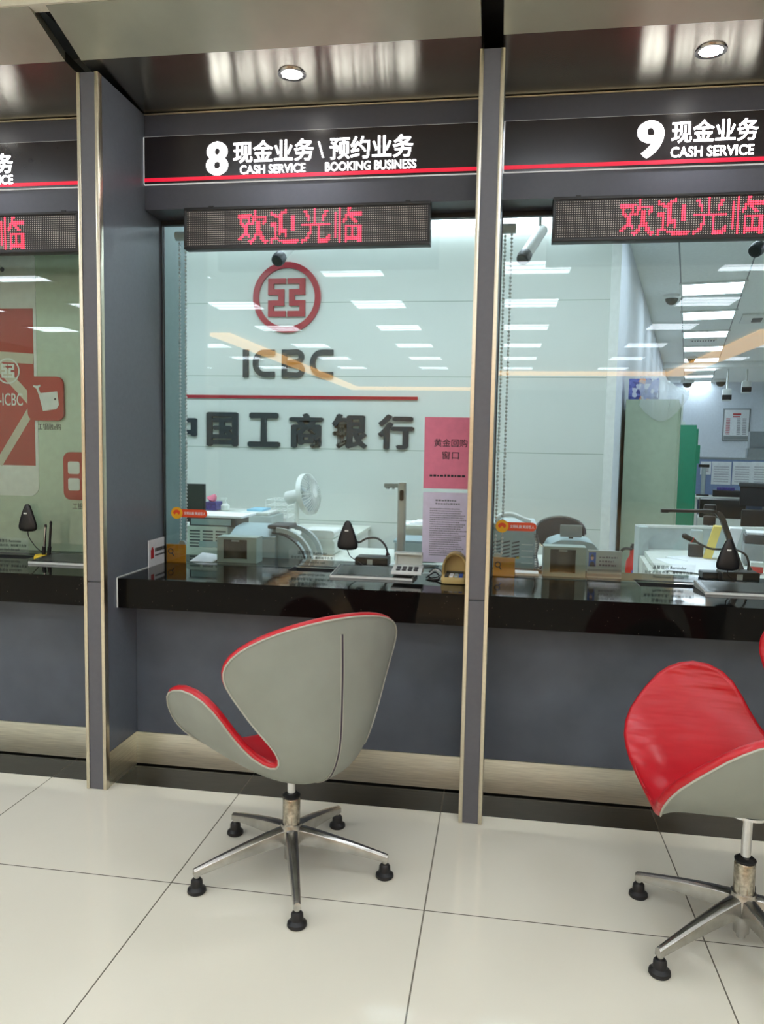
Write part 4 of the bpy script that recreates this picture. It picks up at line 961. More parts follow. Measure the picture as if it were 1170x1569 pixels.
cctv((1156, 385), (1190, 350), 1.1, 1.28, 'white tube security camera at the top right corner of the picture', G_)
solo(MB().box(-.9, 2.2, LY-.06, LY, 2.95, ZOFF-.001), 'strip_light', 'troffer_office', 'bright strip light along the top of the logo wall', 'strip light', (.6, LY, 2.95))

# ------------------------------------------------------------------ behind glass 9
Yq = 1.0; a, b = onY(752, 808, Yq), onY(819, 862, Yq)
t = thing('printer', 'blue grey printer with slanted louvres behind the left side of glass 9', 'printer', ((a.x+b.x)/2, Yq+.14, ZW))
MB().box(a.x, b.x, Yq, Yq+.30, ZW, a.z).build('body', 'bluegrey', t, bevel=.008)
MB().box(a.x-.004, b.x+.004, Yq-.004, Yq+.304, a.z, a.z+.022).build('lid', 'ltgrey', t, bevel=.004)
m_ = MB()
for r_ in range(5):
    z = ZW+.05+r_*.018
    for q in range(3): x = a.x+.012+q*.045; m_.prism([(x, z), (x+.036, z+.010), (x+.036, z+.017), (x, z+.007)], 'y', Yq-.003, Yq)
m_.build('louvres', 'dkgrey', t)
m_ = MB()
for r_ in range(4): m_.box(b.x-.066, b.x-.012, Yq-.003, Yq, ZW+.03+r_*.03, ZW+.033+r_*.03)
m_.build('panel_lines', 'white', t)
MB().box(b.x-.09, b.x-.076, Yq-.003, Yq, ZW+.052, ZW+.064).build('yellow_label', 'yel2', t)
solo(MB().tube(spl([(a.x+.02, Yq+.05, a.z+.03), (a.x+.05, Yq+.06, a.z+.055), (a.x+.10, Yq+.07, a.z+.060), (a.x+.15, Yq+.05, a.z+.042), (a.x+.19, Yq+.05, a.z+.028)], 6), .012, 10), 'phone_handset', 'white', 'white curved handset lying on the blue grey printer', 'handset', (a.x+.1, Yq+.06, a.z+.022))
xx = nx(822, 830, .95); pts = []
for q in range(220): an = q*.62; pts.append((xx+.008*math.cos(an)+.004*math.sin(q*.05), .95+.008*math.sin(an), ZW+.01+.17*q/220))
solo(MB().tube(pts, .0022, 5), 'coiled_cord', 'dkgrey', 'dark coiled telephone cord hanging beside the blue grey printer', 'cord', (xx, .95, ZW))
solo(MB().tube(spl([(xx+.01, .9, ZW+.006), (xx+.03, .86, ZW+.012), (xx, .83, ZW+.02), (xx+.03, .82, ZC+.012), (xx-.01, .75, ZC+.006), (xx+.035, .70, ZC+.006), (xx+.03, .66, ZC+.008)], 8), .004, 6), 'power_cable', 'black', 'black cable tangle left of the display box at window 9', 'cable', (xx, .8, ZW))
# visitor chair with a black oval back and bright rim
Yv = 2.1; c = onY(858, 818, Yv); rx = nx(895, 818, Yv)-nx(820, 818, Yv); rz = nz(858, 792, Yv)-nz(858, 842, Yv)
t = thing('office_chair', 'black chair with an oval back and chrome rim, in front of the logo wall', 'chair', (c.x, Yv-.25, 0))
ov = [(c.x+.5*rx*math.cos(q*PI/16)*(1 if True else 0), c.z+.5*rz*math.copysign(abs(math.sin(q*PI/16))**.8, math.sin(q*PI/16))) for q in range(32)]
MB().prism(ov, 'y', Yv, Yv+.04).build('backrest', 'mesh_black', t, bevel=.012)
MB().tube([(x, Yv+.02, z) for x, z in ov]+[(ov[0][0], Yv+.02, ov[0][1])], .012, 8, False).build('back_rim', 'chrome', t)
MB().rbox(c.x-.23, c.x+.23, Yv-.45, Yv-.02, .44, .50, .08, 'z').build('seat', 'mesh_black', t, bevel=.015)
for sx in (-.2, .2):
    MB().tube(spl([(c.x+sx, Yv+.02, c.z-.1), (c.x+sx, Yv+.02, .5), (c.x+sx, Yv-.03, .42), (c.x+sx, Yv-.4, .42), (c.x+sx, Yv-.44, .35), (c.x+sx, Yv-.44, 0.012)], 5), .012, 8).build('leg', 'chrome', t)
# banknote counter with small tilted screen
Yn = .92; a, b = onY(836, 826, Yn), onY(919, 845, Yn); zt = a.z
t = thing('banknote_counter', 'blue grey banknote counting machine with a small raised screen, behind display 9', 'banknote counter', ((a.x+b.x)/2, Yn+.12, ZW))
MB().prism([(a.x, ZW), (b.x, ZW), (b.x, zt-.05), (b.x-.03, zt-.012), (b.x-.09, zt), (a.x+.07, zt), (a.x+.02, zt-.02), (a.x, zt-.06)], 'y', Yn, Yn+.25).build('body', 'bluegrey', t, bevel=.01)
l0, l1 = onY(860, 806, Yn), onY(893, 826, Yn)
MB().box(l0.x, l1.x, Yn+.06, Yn+.075, l1.z, l0.z).build('screen', 'steelgrey', t, bevel=.003); MB().box((l0.x+l1.x)/2-.01, (l0.x+l1.x)/2+.01, Yn+.063, Yn+.075, zt-.004, l1.z).build('screen_arm', 'black', t)
# name plate
Yp2 = .625; a, b = onY(900, 843, Yp2), onY(951, 889, Yp2)
t = thing('name_plate', 'acrylic staff name plate with a blue portrait photo, right of display box 9', 'name plate', ((a.x+b.x)/2, Yp2, ZC))
MB().box(a.x+.002, b.x, Yp2, Yp2+.012, ZC, a.z).build('plate', 'ltgrey', t)
MB().box(a.x+.002, b.x, Yp2-.001, Yp2, ZC+.006, ZC+.018).box(a.x+.002, b.x, Yp2-.001, Yp2, ZC+.028, ZC+.038).build('band', 'steelgrey', t)
pa, pb = onY(902, 846, Yp2), onY(912, 868, Yp2)
ph = MB().box(pa.x, pb.x, Yp2-.0012, Yp2-.0002, pb.z, pa.z).build('portrait', 'blue', t, label='small blue portrait photo of a person in a dark jacket')
xm2 = (pa.x+pb.x)/2; hh = pa.z-pb.z
MB().prism([(xm2+.0065*math.cos(q*PI/8), pb.z+hh*.62+.011*math.sin(q*PI/8)) for q in range(16)], 'y', Yp2-.0016, Yp2-.0012).build('portrait_face', 'skin', ph)
MB().prism([(xm2-.012, pb.z), (xm2+.012, pb.z), (xm2+.010, pb.z+.014), (xm2+.003, pb.z+.021), (xm2-.003, pb.z+.021), (xm2-.010, pb.z+.014)], 'y', Yp2-.0016, Yp2-.0012).build('portrait_jacket', 'ink', ph)
MB().prism([(xm2+.0075*math.cos(q*PI/8), pb.z+hh*.68+.011*math.sin(q*PI/8)) for q in range(0, 9)], 'y', Yp2-.0018, Yp2-.0016).build('portrait_hair', 'ink', ph)
mm = MB()
for q, (x0, x1) in enumerate(((.055, .125), (.055, .11), (.055, .12))): textlines(mm, a.x+x0-.005, a.x+x1, a.z-.036-.017*q, a.z-.020-.017*q, Yp2-.0002, 1, 9+q, .45, 0)
mm.build('fine_print', 'greyink', t)
# bent black scanner arm
Ys_ = .772; t = thing('scanner_arm', 'bent black document scanner arm reaching left, behind glass 9', 'scanner', (nx(1132, 872, Ys_), Ys_, ZC))
path = [Vector(Q(px, py, Ys_)) for px, py in spl([(1136, 876, 0), (1124, 845, 0), (1112, 812, 0), (1106, 795, 0), (1098, 786, 0), (1086, 783, 0), (1060, 783, 0), (1012, 782, 0)], 6) for px, py in [(px, py)]] if False else [Vector(Q(p.x, p.y, Ys_)) for p in spl([(1136, 876, 0), (1124, 845, 0), (1112, 812, 0), (1106, 795, 0), (1098, 786, 0), (1086, 783, 0), (1060, 783, 0), (1012, 782, 0)], 6)]
rows = []
for i, p in enumerate(path):
    d = (path[min(i+1, len(path)-1)]-path[max(i-1, 0)]).normalized(); n_ = Vector((-d.z, 0, d.x)); q = i/(len(path)-1); h = .011 if q < .55 else .007
    rows.append([p+n_*s1*h+Vector((0, s2*.012, 0)) for s1, s2 in ((-1, -1), (1, -1), (1, 1), (-1, 1))])
MB().ring(rows).build('arm', 'dkgrey', t, bevel=.002)
MB().rbox(path[0].x-.05, path[0].x+.05, Ys_+.054, Ys_+.075, ZC, ZC+.02, .008).build('foot', 'black', t) if False else None
e = path[-1]; MB().box(e.x, e.x+.03, Ys_-.014, Ys_+.014, e.z-.009, e.z-.006).build('lens_window', 'smoke', t)
solo(MB().rbox(nx(1096, 875, .74)-.06, nx(1096, 875, .74)+.03, .715, .785, ZC, ZC+.03, .006), 'card_reader', 'dkgrey', 'low dark grey card reader left of the microphone box at window 9', 'card reader', (nx(1096, 875, .74), .74, ZC))
# office desk beyond, in the turned frame
A_, B_, C_, D_ = onZ(985, 841, .75), onZ(1014, 882, .75), onZ(1215, 900, .75), onZ(1215, 846, .75)
t = thing('office_desk', 'white office desk with a low back screen, strewn with papers, right of the extinguisher', 'desk', tuple(Vector(((A_.x+C_.x)/2, (A_.y+C_.y)/2, 0))))
def pz(*pts): return [(p.x, p.y) for p in pts]
MB().prism(pz(A_, B_, C_, D_), 'z', .72, .75).build('desktop', 'desk', t, bevel=.003)
dAB = (B_-A_).normalized(); nAB = Vector((dAB.y, -dAB.x, 0)); nAB = nAB if nAB.dot(C_-A_) < 0 else -nAB
zs_ = dep(980, 804, (A_-CAM).dot(_f)).z
MB().prism(pz(A_, A_+nAB*.03, B_+nAB*.03-dAB*.25, B_-dAB*.25), 'z', 0, .72).build('end_panel', 'desk', t)
dAD = (D_-A_).normalized(); nAD = Vector((-dAD.y, dAD.x, 0))
MB().prism(pz(A_-dAD*.04, D_, D_+nAD*.03, A_-dAD*.04+nAD*.03), 'z', 0, zs_-.015).build('back_screen', 'ltgrey', t); MB().prism(pz(A_-dAD*.05-nAD*.004, D_-nAD*.004, D_+nAD*.034, A_-dAD*.05+nAD*.034), 'z', zs_-.015, zs_).build('screen_rail', 'white', t)
MB().prism(pz(A_-dAD*.06-nAD*.0, A_-dAD*.0, A_-dAD*.0-nAD*.10, A_-dAD*.06-nAD*.10), 'z', 0, zs_-.005).build('end_post', 'ltgrey', t)
MB().prism(pz(A_+dAB*.1+dAD*.05, B_-dAB*.06+dAD*.02, B_+dAD*.5, A_+dAD*.5), 'z', .55, .57).build('shelf', 'desk', t)
for q in range(4):
    p = A_+dAB*(.52+.02*q)+dAD*(.08+.015*q)
    solo(MB().obox(Vector((p.x, p.y, 0)), dAB, dAD, 0, .26, 0, .18, .571+q*.024, .593+q*.024), 'binder', ('paper', 'screen_blue', 'white', 'ltblue')[q], ['white ring binder at the bottom under the office desk', 'blue binder second from below under the office desk', 'white binder third from below under the office desk', 'pale blue binder on top of the pile under the office desk'][q], 'binder', (p.x, p.y, .571+q*.024), 'binders piled under the office desk')
for q, (px, py, r_) in enumerate(((1045, 862, 10), (1068, 858, 35), (1085, 868, -12), (1108, 872, 20), (1058, 873, -25))):
    p = onZ(px, py, .75); ca, sa = math.cos(math.radians(r_)), math.sin(math.radians(r_))
    solo(MB().obox(Vector((p.x, p.y, 0)), Vector((ca, sa, 0)), Vector((-sa, ca, 0)), -.105, .105, -.148, .148, .7505+q*.0016, .7515+q*.0016), 'document_sheet', 'paper', ['loose white sheet at the left of the office desk', 'loose white sheet turned aslant in the middle of the office desk', 'loose white sheet near the front of the office desk', 'loose white sheet at the right of the office desk', 'loose white sheet on top at the front left of the office desk'][q], 'paper', (p.x, p.y, .7505+q*.0016), 'loose sheets on the office desk')
# devices on the desk
def dbox(nm, lab, cat, px0, px1, py0, z0, d, dd, mat, bev=.006):
    a, b = dep(px0, py0, d), dep(px1, py0, d); c = (a+b)/2
    return (a, b, a.z)
def desk_thing(nm, lab, cat, px0, px1, pyt, pyb, parts, zb=.757, dd=.2):
    p = onZ((px0+px1)/2, pyb, zb); D0 = (p-CAM).dot(_f); a, b = dep(px0, pyb, D0), dep(px1, pyb, D0); h = dep(px0, pyt, D0).z-zb
    t = thing(nm, lab, cat, (p.x, p.y, zb)); parts(t, Vector((p.x, p.y, 0)), (b-a).length/2, h); return t
def term(t, c, w_, h):
    MB().obox(c, OR, OD, -w_, w_, 0, .07, .757, .757+h*.45).build('base', 'black', t, bevel=.006)
    P_ = [c+OR*u+OD*v+Vector((0, 0, z)) for z, k in ((.757+h*.45, .95), (.757+h, .75)) for u, v in ((-w_*k, .01), (w_*k, .01), (w_*k, .06), (-w_*k, .06))]
    MB().ring([P_[:4], P_[4:]]).build('upper_case', 'ltgrey', t, bevel=.006)
desk_thing('card_terminal', 'grey and black card terminal on the office desk, left of the yellow folder', 'terminal', 1054, 1076, 812, 853, term)
def fold(t, c, w_, h):
    for q, (mat, nm) in enumerate((('yellow', 'cover'), ('paper', 'pages'))):
        P_ = [c+OR*(u+q*.045+s*.25)+OD*v+Vector((0, 0, .757+s)) for s in (0, h) for u, v in ((-.035, 0), (.01, 0), (.01, .10), (-.035, .10))]
        if q: P_ = [c+OR*(u+.02+s*.25)+OD*v+Vector((0, 0, .757+s)) for s in (0, h*.97) for u, v in ((.034, .005), (.10, .005), (.10, .095), (.034, .095))]
        MB().ring([P_[:4], P_[4:]]).build(nm, mat, t)
desk_thing('folder', 'yellow folder full of white pages, leaning on the office desk', 'folder', 1080, 1094, 806, 856, fold)
def dotp(t, c, w_, h):
    MB().obox(c, OR, OD, -w_, w_, 0, .2, .757, .757+h*.6).build('body', 'steelgrey', t, bevel=.01)
    MB().obox(c, OR, OD, -w_*.98, w_*.98, .02, .19, .757+h*.6, .757+h*.85).build('cover', 'dkgrey', t, bevel=.01)
    MB().obox(c, OR, OD, -w_*.9, w_*.9, .03, .2, .757+h*.87, .757+h*.87+.012).build('paper_feed', 'paper', t)
desk_thing('document_printer', 'grey dot-matrix printer with paper on top, at the right edge of glass 9', 'printer', 1142, 1226, 814, 868, dotp)
def stampp(t, c, w_, h):
    MB().obox(c, OR, OD, -w_, w_, 0, .06, .757, .757+h*.6).build('pad', 'extred', t, bevel=.004); MB().obox(c, OR, OD, -w_, w_, 0, .06, .757+h*.6, .757+h).build('lid', 'white', t)
desk_thing('ink_pad', 'red ink pad with a white lid on the office desk by the right edge', 'ink pad', 1150, 1168, 862, 878, stampp)
def webc(t, c, w_, h):
    z = .757
    MB().obox(c, OR, OD, -.05, .05, -.05, .05, z, z+.012).build('foot', 'black', t); MB().cyl(c+Vector((0, 0, z+.01)), c+Vector((0, 0, z+h*.5)), .007).build('stem', 'steelgrey', t)
    for q in (0, 1): zz = z+h*(.5+.26*q); MB().obox(c, OR, OD, -w_, w_, -.02, .02, zz, zz+h*.22).build('camera_head', 'black', t, bevel=.012)
desk_thing('desk_camera', 'black twin-headed desk camera on a stem, behind the bent scanner arm', 'camera', 1075, 1093, 771, 838, webc)
# fire extinguisher
p = dep(965, 880, 5.55); h0 = dep(965, 840, 5.55).z; rE = (dep(975, 860, 5.55)-dep(955, 860, 5.55)).length/2
ex = Vector((p.x+.01, p.y, 0))
t = thing('fire_extinguisher', 'red fire extinguisher standing between the olive cabinet and the office desk', 'fire extinguisher', tuple(ex))
MB().lathe([(0, 0), (rE, 0), (rE, h0-.14), (rE*.9, h0-.09), (rE*.45, h0-.05), (.02, h0-.03), (.02, h0-.005), (0, h0-.005)], tuple(ex)).build('cylinder', 'extred', t)
MB().cyl(ex+Vector((0, 0, h0-.005)), ex+Vector((0, 0, h0+.02)), .018).box(ex.x-.01, ex.x+.08, ex.y-.01, ex.y+.01, h0+.02, h0+.035).build('valve', 'black', t)
MB().tube(spl([ex+Vector((-.01, -.02, h0)), ex+Vector((-.08, -.04, h0-.01)), ex+Vector((-.105, -.04, h0-.14)), ex+Vector((-.10, -.03, h0-.4))], 8), .010, 8).build('hose', 'black', t)
MB().box(ex.x-.01, ex.x+rE*.8, ex.y-rE-.004, ex.y-rE*.5, h0-.27, h0-.15).build('label_plate', 'blue', t); MB().box(ex.x-.02, ex.x+rE*.8, ex.y-rE-.003, ex.y-rE*.5, h0-.42, h0-.30).build('instruction_plate', 'gold', t)
# cabinets along the side wall
def ocab(px0, px1, pyt, d, depth, zb=0):
    a, b = dep(px0, pyt, d), dep(px1, pyt, d); ua, va = offuv(a); ub, vb = offuv(b); return ua, max(va, .012), max(va, .012)+(b-a).length, a.z
u, v0, v1, zt = ocab(959, 1035, 612, 6.05, .9)
oc0 = (u, v0, v1, zt)
t = thing('tall_cabinet', 'tall olive green cabinet carrying a blue box, beside the white side wall', 'cabinet', tuple(off(u+.4, (v0+v1)/2)))
MB().obox(OC, OR, OD, v0, v1, u, u+.85, .0, zt).build('body', 'olive', t, bevel=.004)
MB().obox(OC, OR, OD, v1-.006, v1+.012, u+.01, u+.44, .06, zt-.03).build('door', 'olive', t); MB().obox(OC, OR, OD, v1-.006, v1+.012, u+.45, u+.84, .06, zt-.03).build('door', 'olive', t)
bt = dep(980, 581, 6.1).z
solo(MB().obox(OC, OR, OD, v0+.015, v0+.235, u+.005, u+.22, zt, bt-.004), 'printed_box', 'print_box', 'blue and white printed box on top of the olive cabinet, partly under plastic', 'box', tuple(off(u+.2, v0+.12, zt)), bevel=.004)
rows = []; n_ = 20; rnd = random.Random(4)
for k in range(n_+1):                                        # sheet of clear wrap slung over the box and the cabinet edge
    s = k/n_; v = v0+.10+(v1-v0-.04)*s; droop = .17*math.sin(PI*(.12+.88*s)**1.1)*(1 if s < .98 else .6)
    ztop = bt+.02-(bt-zt-.035)*max(0, (s-.43)/.57)**.9; j = lambda q: rnd.uniform(-q, q)
    fr = u-.012-.03*math.sin(PI*s)
    rows.append([OC+OR*v+OD*(u+.55)+Vector((0, 0, ztop)), OC+OR*(v+j(.01))+OD*(u+.25)+Vector((0, 0, ztop+j(.012))), OC+OR*(v+j(.01))+OD*(u+.02)+Vector((0, 0, ztop+.004+j(.012))),
                 OC+OR*(v+j(.012))+OD*(fr+j(.008))+Vector((0, 0, ztop*.65+(zt-droop)*.35)), OC+OR*(v+j(.012))+OD*(fr-.01+j(.008))+Vector((0, 0, ztop*.3+(zt-droop)*.7)), OC+OR*v+OD*(u-.016)+Vector((0, 0, zt-droop))])
mb = MB().ring(rows, False, False)
mb.ring([[p+OD*.0015+Vector((0, 0, .0015)) for p in r] for r in rows], False, False)
solo(mb, 'plastic_wrap', 'film', 'crumpled clear plastic wrap slung over the box and the olive cabinet corner', 'plastic wrap', tuple(off(u, v0+.3, zt)), smooth=50)
u, v0, v1, zt = ocab(1034, 1065, 651, 8.4, .5)
t = thing('tall_cabinet', 'narrow bright green cabinet behind the olive cabinet', 'cabinet', tuple(off(u+.25, (v0+v1)/2)))
MB().obox(OC, OR, OD, v0-.12, v1, u, u+.5, 0, zt).build('body', 'green', t, bevel=.004); MB().obox(OC, OR, OD, v1, v1+.02, u+.02, u+.48, .06, zt-.04).build('door', 'green', t); MB().obox(OC, OR, OD, v1+.02, v1+.045, u+.06, u+.12, 1.25, 1.45).build('handle', 'green', t)
solo(MB().cyl(off(u+.2, v0+.06, zt), off(u+.2, v0+.06, zt+.34), .012).obox(OC, OR, OD, v0+.02, v0+.10, u+.15, u+.25, zt, zt+.04), 'pole_bracket', 'white', 'white upright pole in a foot on top of the green cabinet', 'pole', tuple(off(u+.2, v0+.06, zt)))
# far desks with a blue screen
DD = 10.6; a, b = dep(1062, 760, DD), dep(1260, 762, DD); zt = dep(1100, 701, DD).z; zd = a.z; u, v0 = offuv(a); v1 = v0+(b-a).length
t = thing('partition_screen', 'blue desk screen hung with paper lists, in front of the far wall', 'screen', tuple(off(u+.5, (v0+v1)/2)))
MB().obox(OC, OR, OD, v0, v1, u+.5, u+.54, 0, zt-.03).build('panel', 'screen_blue', t); MB().obox(OC, OR, OD, v0, v1, u+.495, u+.545, zt-.03, zt).build('rail', 'steelgrey', t)
t = thing('far_desk', 'long pale desk in front of the blue screen', 'desk', tuple(off(u, (v0+v1)/2)))
MB().obox(OC, OR, OD, v0, v1, u-.2, u+.495, zd-.03, zd).build('top', 'desk', t)
for vv in (v0+.02, v0+.9, v1-.05): MB().obox(OC, OR, OD, vv, vv+.03, u-.15, u+.48, 0, zd-.03).build('leg_panel', 'white', t)
for q, (x0, x1, y0, y1, lab) in enumerate(((1073, 1088, 707, 727, 'short white list at the left of the blue screen'), (1090, 1117, 707, 742, 'white list with a table, second from left on the blue screen'), (1121, 1147, 707, 742, 'white list with grey rows, third from left on the blue screen'), (1149, 1172, 707, 742, 'white list with fine columns at the right edge on the blue screen'))):
    pa, pb = dep(x0, y0, DD+.48), dep(x1, y1, DD+.48); va = offuv(pa)[1]; wv = (dep(x1, y0, DD+.48)-pa).length
    tt = thing('paper_list', lab, 'paper list', tuple(off(u+.49, va+wv/2, pb.z)), 'paper lists on the blue screen')
    MB().obox(OC, OR, OD, va, va+wv, u+.492, u+.4995, pb.z, pa.z).build('sheet', 'paper', tt)
    m_ = MB()
    for j in range(7): m_.obox(OC, OR, OD, va+.03, va+wv-.03, u+.490, u+.492, pb.z+.04+j*(pa.z-pb.z-.08)/7, pb.z+.046+j*(pa.z-pb.z-.08)/7)
    m_.build('printed_rows', 'greyink', tt)
p = dep(1076, 757, DD-.02); up, vp = offuv(p)
t = thing('document_camera', 'small document camera pole on the far desk beside the green cabinet', 'document camera', tuple(off(u+.15, vp, zd)))
hp = dep(1076, 716, DD).z
MB().obox(OC, OR, OD, vp-.08, vp+.08, u+.1, u+.2, zd, zd+.02).build('foot', 'black', t); MB().cyl(off(u+.15, vp, zd+.02), off(u+.15, vp, hp), .028).build('pole', 'ltgrey', t); MB().obox(OC, OR, OD, vp-.07, vp+.07, u+.11, u+.19, hp, hp+.04).build('camera_head', 'black', t)
p = dep(1112, 752, DD); vp = offuv(p)[1]
t = thing('desk_organizer', 'dark low desk organizer on the far desk', 'organizer', tuple(off(u+.1, vp, zd)))
MB().obox(OC, OR, OD, vp-.17, vp+.17, u+.05, u+.25, zd, zd+.09).build('tray', 'black', t, bevel=.01); MB().obox(OC, OR, OD, vp-.12, vp+.1, u+.07, u+.2, zd+.09, zd+.13).build('contents', 'purple', t)
p = dep(1110, 790, DD-1.5); up, vp = offuv(p); hz = dep(1110, 766, DD-1.5).z
t = thing('office_machine', 'black and white office machine in front of the far desk', 'machine', tuple(off(up, vp, 0)))
MB().obox(OC, OR, OD, vp-.3, vp+.25, up, up+.5, 0, hz-.22).build('base', 'white', t, bevel=.01); MB().obox(OC, OR, OD, vp-.28, vp+.22, up+.02, up+.45, hz-.22, hz).build('upper_unit', 'black', t, bevel=.01)
# black mesh chair at the right edge
DC = 6.9; a, b = dep(1134, 742, DC), dep(1215, 742, DC); zt = a.z; zm = dep(1134, 775, DC).z; zl = dep(1134, 812, DC).z; u, v0 = offuv(a); v1 = v0+(b-a).length; vm = (v0+v1)/2
t = thing('office_chair', 'black mesh office chair cut by the right edge of the picture', 'chair', tuple(off(u, vm)))
MB().obox(OC, OR, OD, v0, v1, u, u+.04, zm-.0, zt).build('backrest', 'mesh_black', t, bevel=.015); MB().obox(OC, OR, OD, v0-.01, v1, u-.02, u+.06, zt-.02, zt+.015).build('back_rail', 'dkgrey', t, bevel=.008)
MB().obox(OC, OR, OD, v0+.02, v1-.02, u-.03, u+.03, zl+.02, zm-.03).build('lumbar_pad', 'black', t, bevel=.02); MB().obox(OC, OR, OD, v0, v1, u+.02, u+.5, .43, .50).build('seat', 'mesh_black', t, bevel=.02)
MB().obox(OC, OR, OD, vm-.03, vm+.03, u+.0, u+.05, .46, zm).build('spine', 'black', t); MB().cyl(off(u+.27, vm, .06), off(u+.27, vm, .43), .025).build('gas_column', 'chrome', t)
for k in range(5): an = 2*PI*k/5; MB().tube([off(u+.27, vm, .09), off(u+.27+.28*math.cos(an), vm+.28*math.sin(an), .05), off(u+.27+.29*math.cos(an), vm+.29*math.sin(an), .0)], [.025, .018, .02], 8).build('leg', 'black', t)
# stacked grey cabinets, framed poster and cameras on the far wall
UF = 14.2
for q, (x0, y0, y1, dd, lab) in enumerate(((1149, 661, 687, 13.2, 'upper grey steel cabinet at the right edge by the far wall'), (1145, 687, 709, 12.9, 'lower grey steel cabinet at the right edge by the far wall'))):
    a = dep(x0, y0, dd); b = dep(x0, y1, dd); u, v = offuv(a); z0 = b.z if q == 0 else 0
    tt = thing('steel_cabinet', lab, 'cabinet', tuple(off(u+.2, v+.45, z0)), 'grey steel cabinets')
    MB().obox(OC, OR, OD, v, v+.9, u, u+.45, z0, a.z if q else a.z).build('body', 'steelgrey', tt); MB().obox(OC, OR, OD, v+.03, v+.44, u-.012, u, z0+.03, a.z-.03).build('door', 'steelgrey', tt); MB().obox(OC, OR, OD, v+.46, v+.87, u-.012, u, z0+.03, a.z-.03).build('door', 'steelgrey', tt)
def onfar(px, py):                                           # point on the far wall
    d = ray(px, py); s = (UF-(CAM-OC).dot(OD))/d.dot(OD); return CAM+d*s
a, b = onfar(1108, 626), onfar(1150, 676); va, vb = offuv(a)[1], offuv(onfar(1150, 628))[1]
t = thing('wall_poster', 'framed notice board with red heading and columns, on the far wall', 'notice board', tuple(off(UF-.03, (va+vb)/2, b.z)))
MB().obox(OC, OR, OD, va, vb, UF-.03, UF-.002, b.z, a.z).build('frame', 'steelgrey', t); MB().obox(OC, OR, OD, va+.03, vb-.03, UF-.034, UF-.03, b.z+.03, a.z-.03).build('sheet', 'paper', t)
W_, H_ = vb-va, a.z-b.z
MB().obox(OC, OR, OD, va+W_*.36, va+W_*.66, UF-.036, UF-.034, a.z-H_*.2, a.z-H_*.15).obox(OC, OR, OD, va+W_*.36, va+W_*.62, UF-.036, UF-.034, a.z-H_*.27, a.z-H_*.235).build('heading', 'red', t)
m1, m2 = MB(), MB()
for j in range(10):
    z = a.z-H_*(.33+.052*j); m1.obox(OC, OR, OD, va+W_*.12, va+W_*.27, UF-.036, UF-.034, z, z+H_*.022); m2.obox(OC, OR, OD, va+W_*.52, va+W_*.64, UF-.036, UF-.034, z, z+H_*.018).obox(OC, OR, OD, va+W_*.72, va+W_*.86, UF-.036, UF-.034, z, z+H_*.018)
m1.build('red_column', 'red', t); m2.build('grey_columns', 'greyink', t)
MB().obox(OC, OR, OD, va+.035, vb-.035, UF-.035, UF-.034, b.z+.035, b.z+H_*.16).build('skyline_print', 'steelgrey', t)
def dome(px, py, zc, r_, lab, grp='dome cameras on the office ceiling'):
    p = onZ(px, py, ZOFF)
    t = thing('dome_camera', lab, 'dome camera', (p.x, p.y, ZOFF-r_*1.3), grp)
    MB().lathe([(0, 0), (r_*1.15, 0), (r_*1.15, -r_*.35), (r_*.95, -r_*.5), (0, -r_*.5)], (p.x, p.y, ZOFF)).build('mount', 'white', t)
    MB().lathe([(r_*.8*math.sin(q*PI/12), -r_*.5-r_*.8*math.cos(q*PI/12)) for q in range(0, 7)][::-1], (p.x, p.y, ZOFF)).build('dome', 'smoke', t)
dome(1029, 452, 0, .08, 'white ceiling dome camera left of the light row')
dome(1053, 583, 0, .13, 'far dome camera at the end of the ceiling light row'); dome(1104, 581, 0, .13, 'far dome camera right of the ceiling light row'); dome(1059, 547, 0, .08, 'small dome camera between the far ceiling lights')
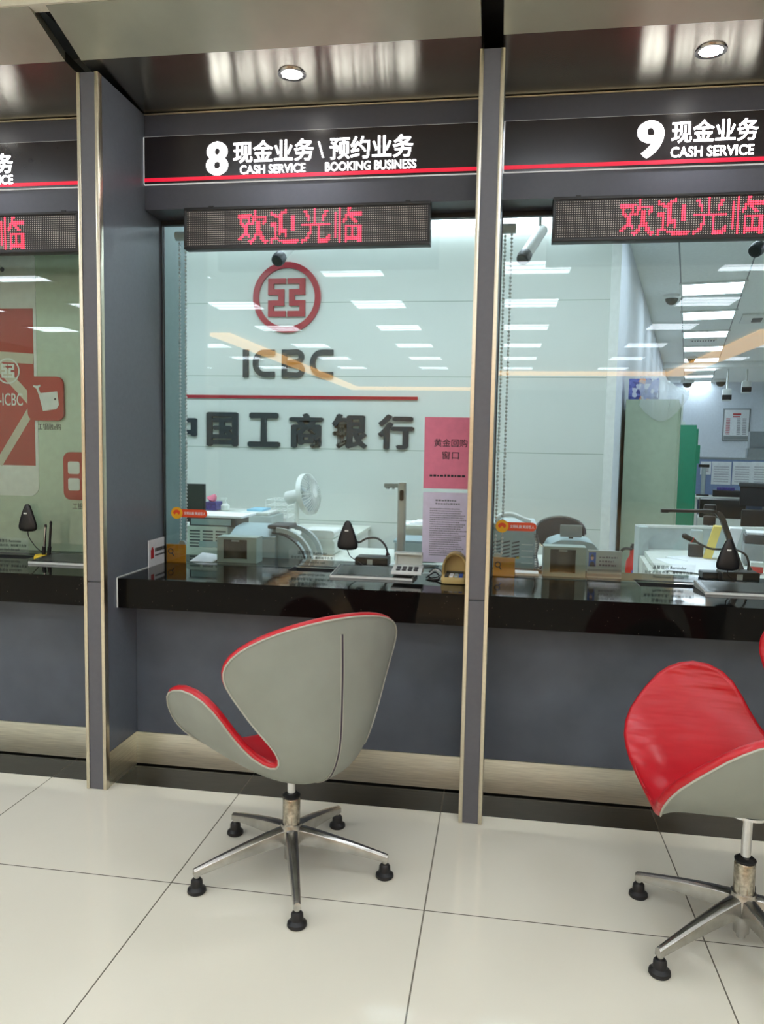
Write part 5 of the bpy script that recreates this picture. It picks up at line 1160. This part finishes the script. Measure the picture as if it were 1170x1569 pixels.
for px, py, lab in ((1113, 604, 'hanging box camera above the framed notice board'), (1143, 592, 'dark box camera on the far wall near the right edge')):
    p = dep(px, py, 15.2); t = thing('security_camera', lab, 'security camera', tuple(p), 'box cameras by the far wall')
    MB().obox(Vector((p.x, p.y, 0)), OR, OD, -.08, .08, -.1, .25, p.z-.12, p.z+.1).build('housing', 'white', t, bevel=.02); MB().obox(Vector((p.x, p.y, 0)), OR, OD, -.085, .085, -.12, -.1, p.z-.115, p.z-.02).build('lens_hood', 'black', t); MB().cyl(Vector((p.x, p.y, p.z+.1)), Vector((p.x, p.y, ZOFF)), .02).build('bracket', 'white', t)
p = onZ(1160, 486, ZOFF); t = thing('ceiling_unit', 'white rectangular air unit with a dark slot in the office ceiling', 'air unit', (p.x, p.y, ZOFF-.03))
MB().obox(Vector((p.x, p.y, 0)), OR, OD, -.18, .6, -.3, .3, ZOFF-.03, ZOFF-.001).build('panel', 'white', t, bevel=.01); MB().obox(Vector((p.x, p.y, 0)), OR, OD, -.06, .05, -.12, .14, ZOFF-.04, ZOFF-.03).build('slot', 'dkgrey', t)
p = onZ(1077, 521, ZOFF); t = thing('ceiling_vent', 'thin slotted vent between the ceiling lights', 'vent', (p.x, p.y, ZOFF-.012))
MB().obox(Vector((p.x, p.y, 0)), OR, OD, -.18, .18, -.07, .07, ZOFF-.012, ZOFF-.001).build('frame', 'white', t)
m_ = MB()
for q in range(9): m_.obox(Vector((p.x, p.y, 0)), OR, OD, -.155+q*.036, -.135+q*.036, -.06, .06, ZOFF-.015, ZOFF-.012)
m_.build('slots', 'dkgrey', t)
struct(MB().obox(OC, OR, OD, 0, 8, 9.6, 9.9, ZOFF-.10, ZOFF), 'trim_5', 'ceil')
# pens in a yellow-footed stand, left counter
c = onZ(67, 857, ZC); t = thing('pen_stand', 'pen stand with two pens and a yellow foot on the left counter', 'pen stand', (c.x, c.y, ZC))
MB().lathe([(0, 0), (.042, 0), (.042, .012), (.036, .022), (0, .022)], (c.x, c.y, ZC)).build('foot', 'yel2', t)
for dx, h, mt in ((.0, .15, 'chrome'), (.026, .165, 'black')):
    pp = MB().tube([(c.x+dx, c.y, ZC+.02), (c.x+dx+.004, c.y, ZC+.06)], .009, 10).build('pen_socket', 'black', t); MB().tube([(c.x+dx+.004, c.y, ZC+.05), (c.x+dx+.012, c.y, ZC+h)], .0055, 10).build('pen', mt, t); MB().tube([(c.x+dx+.012, c.y, ZC+h), (c.x+dx+.0125, c.y, ZC+h+.012)], [.007, .005], 10).build('pen_cap', 'black', t)
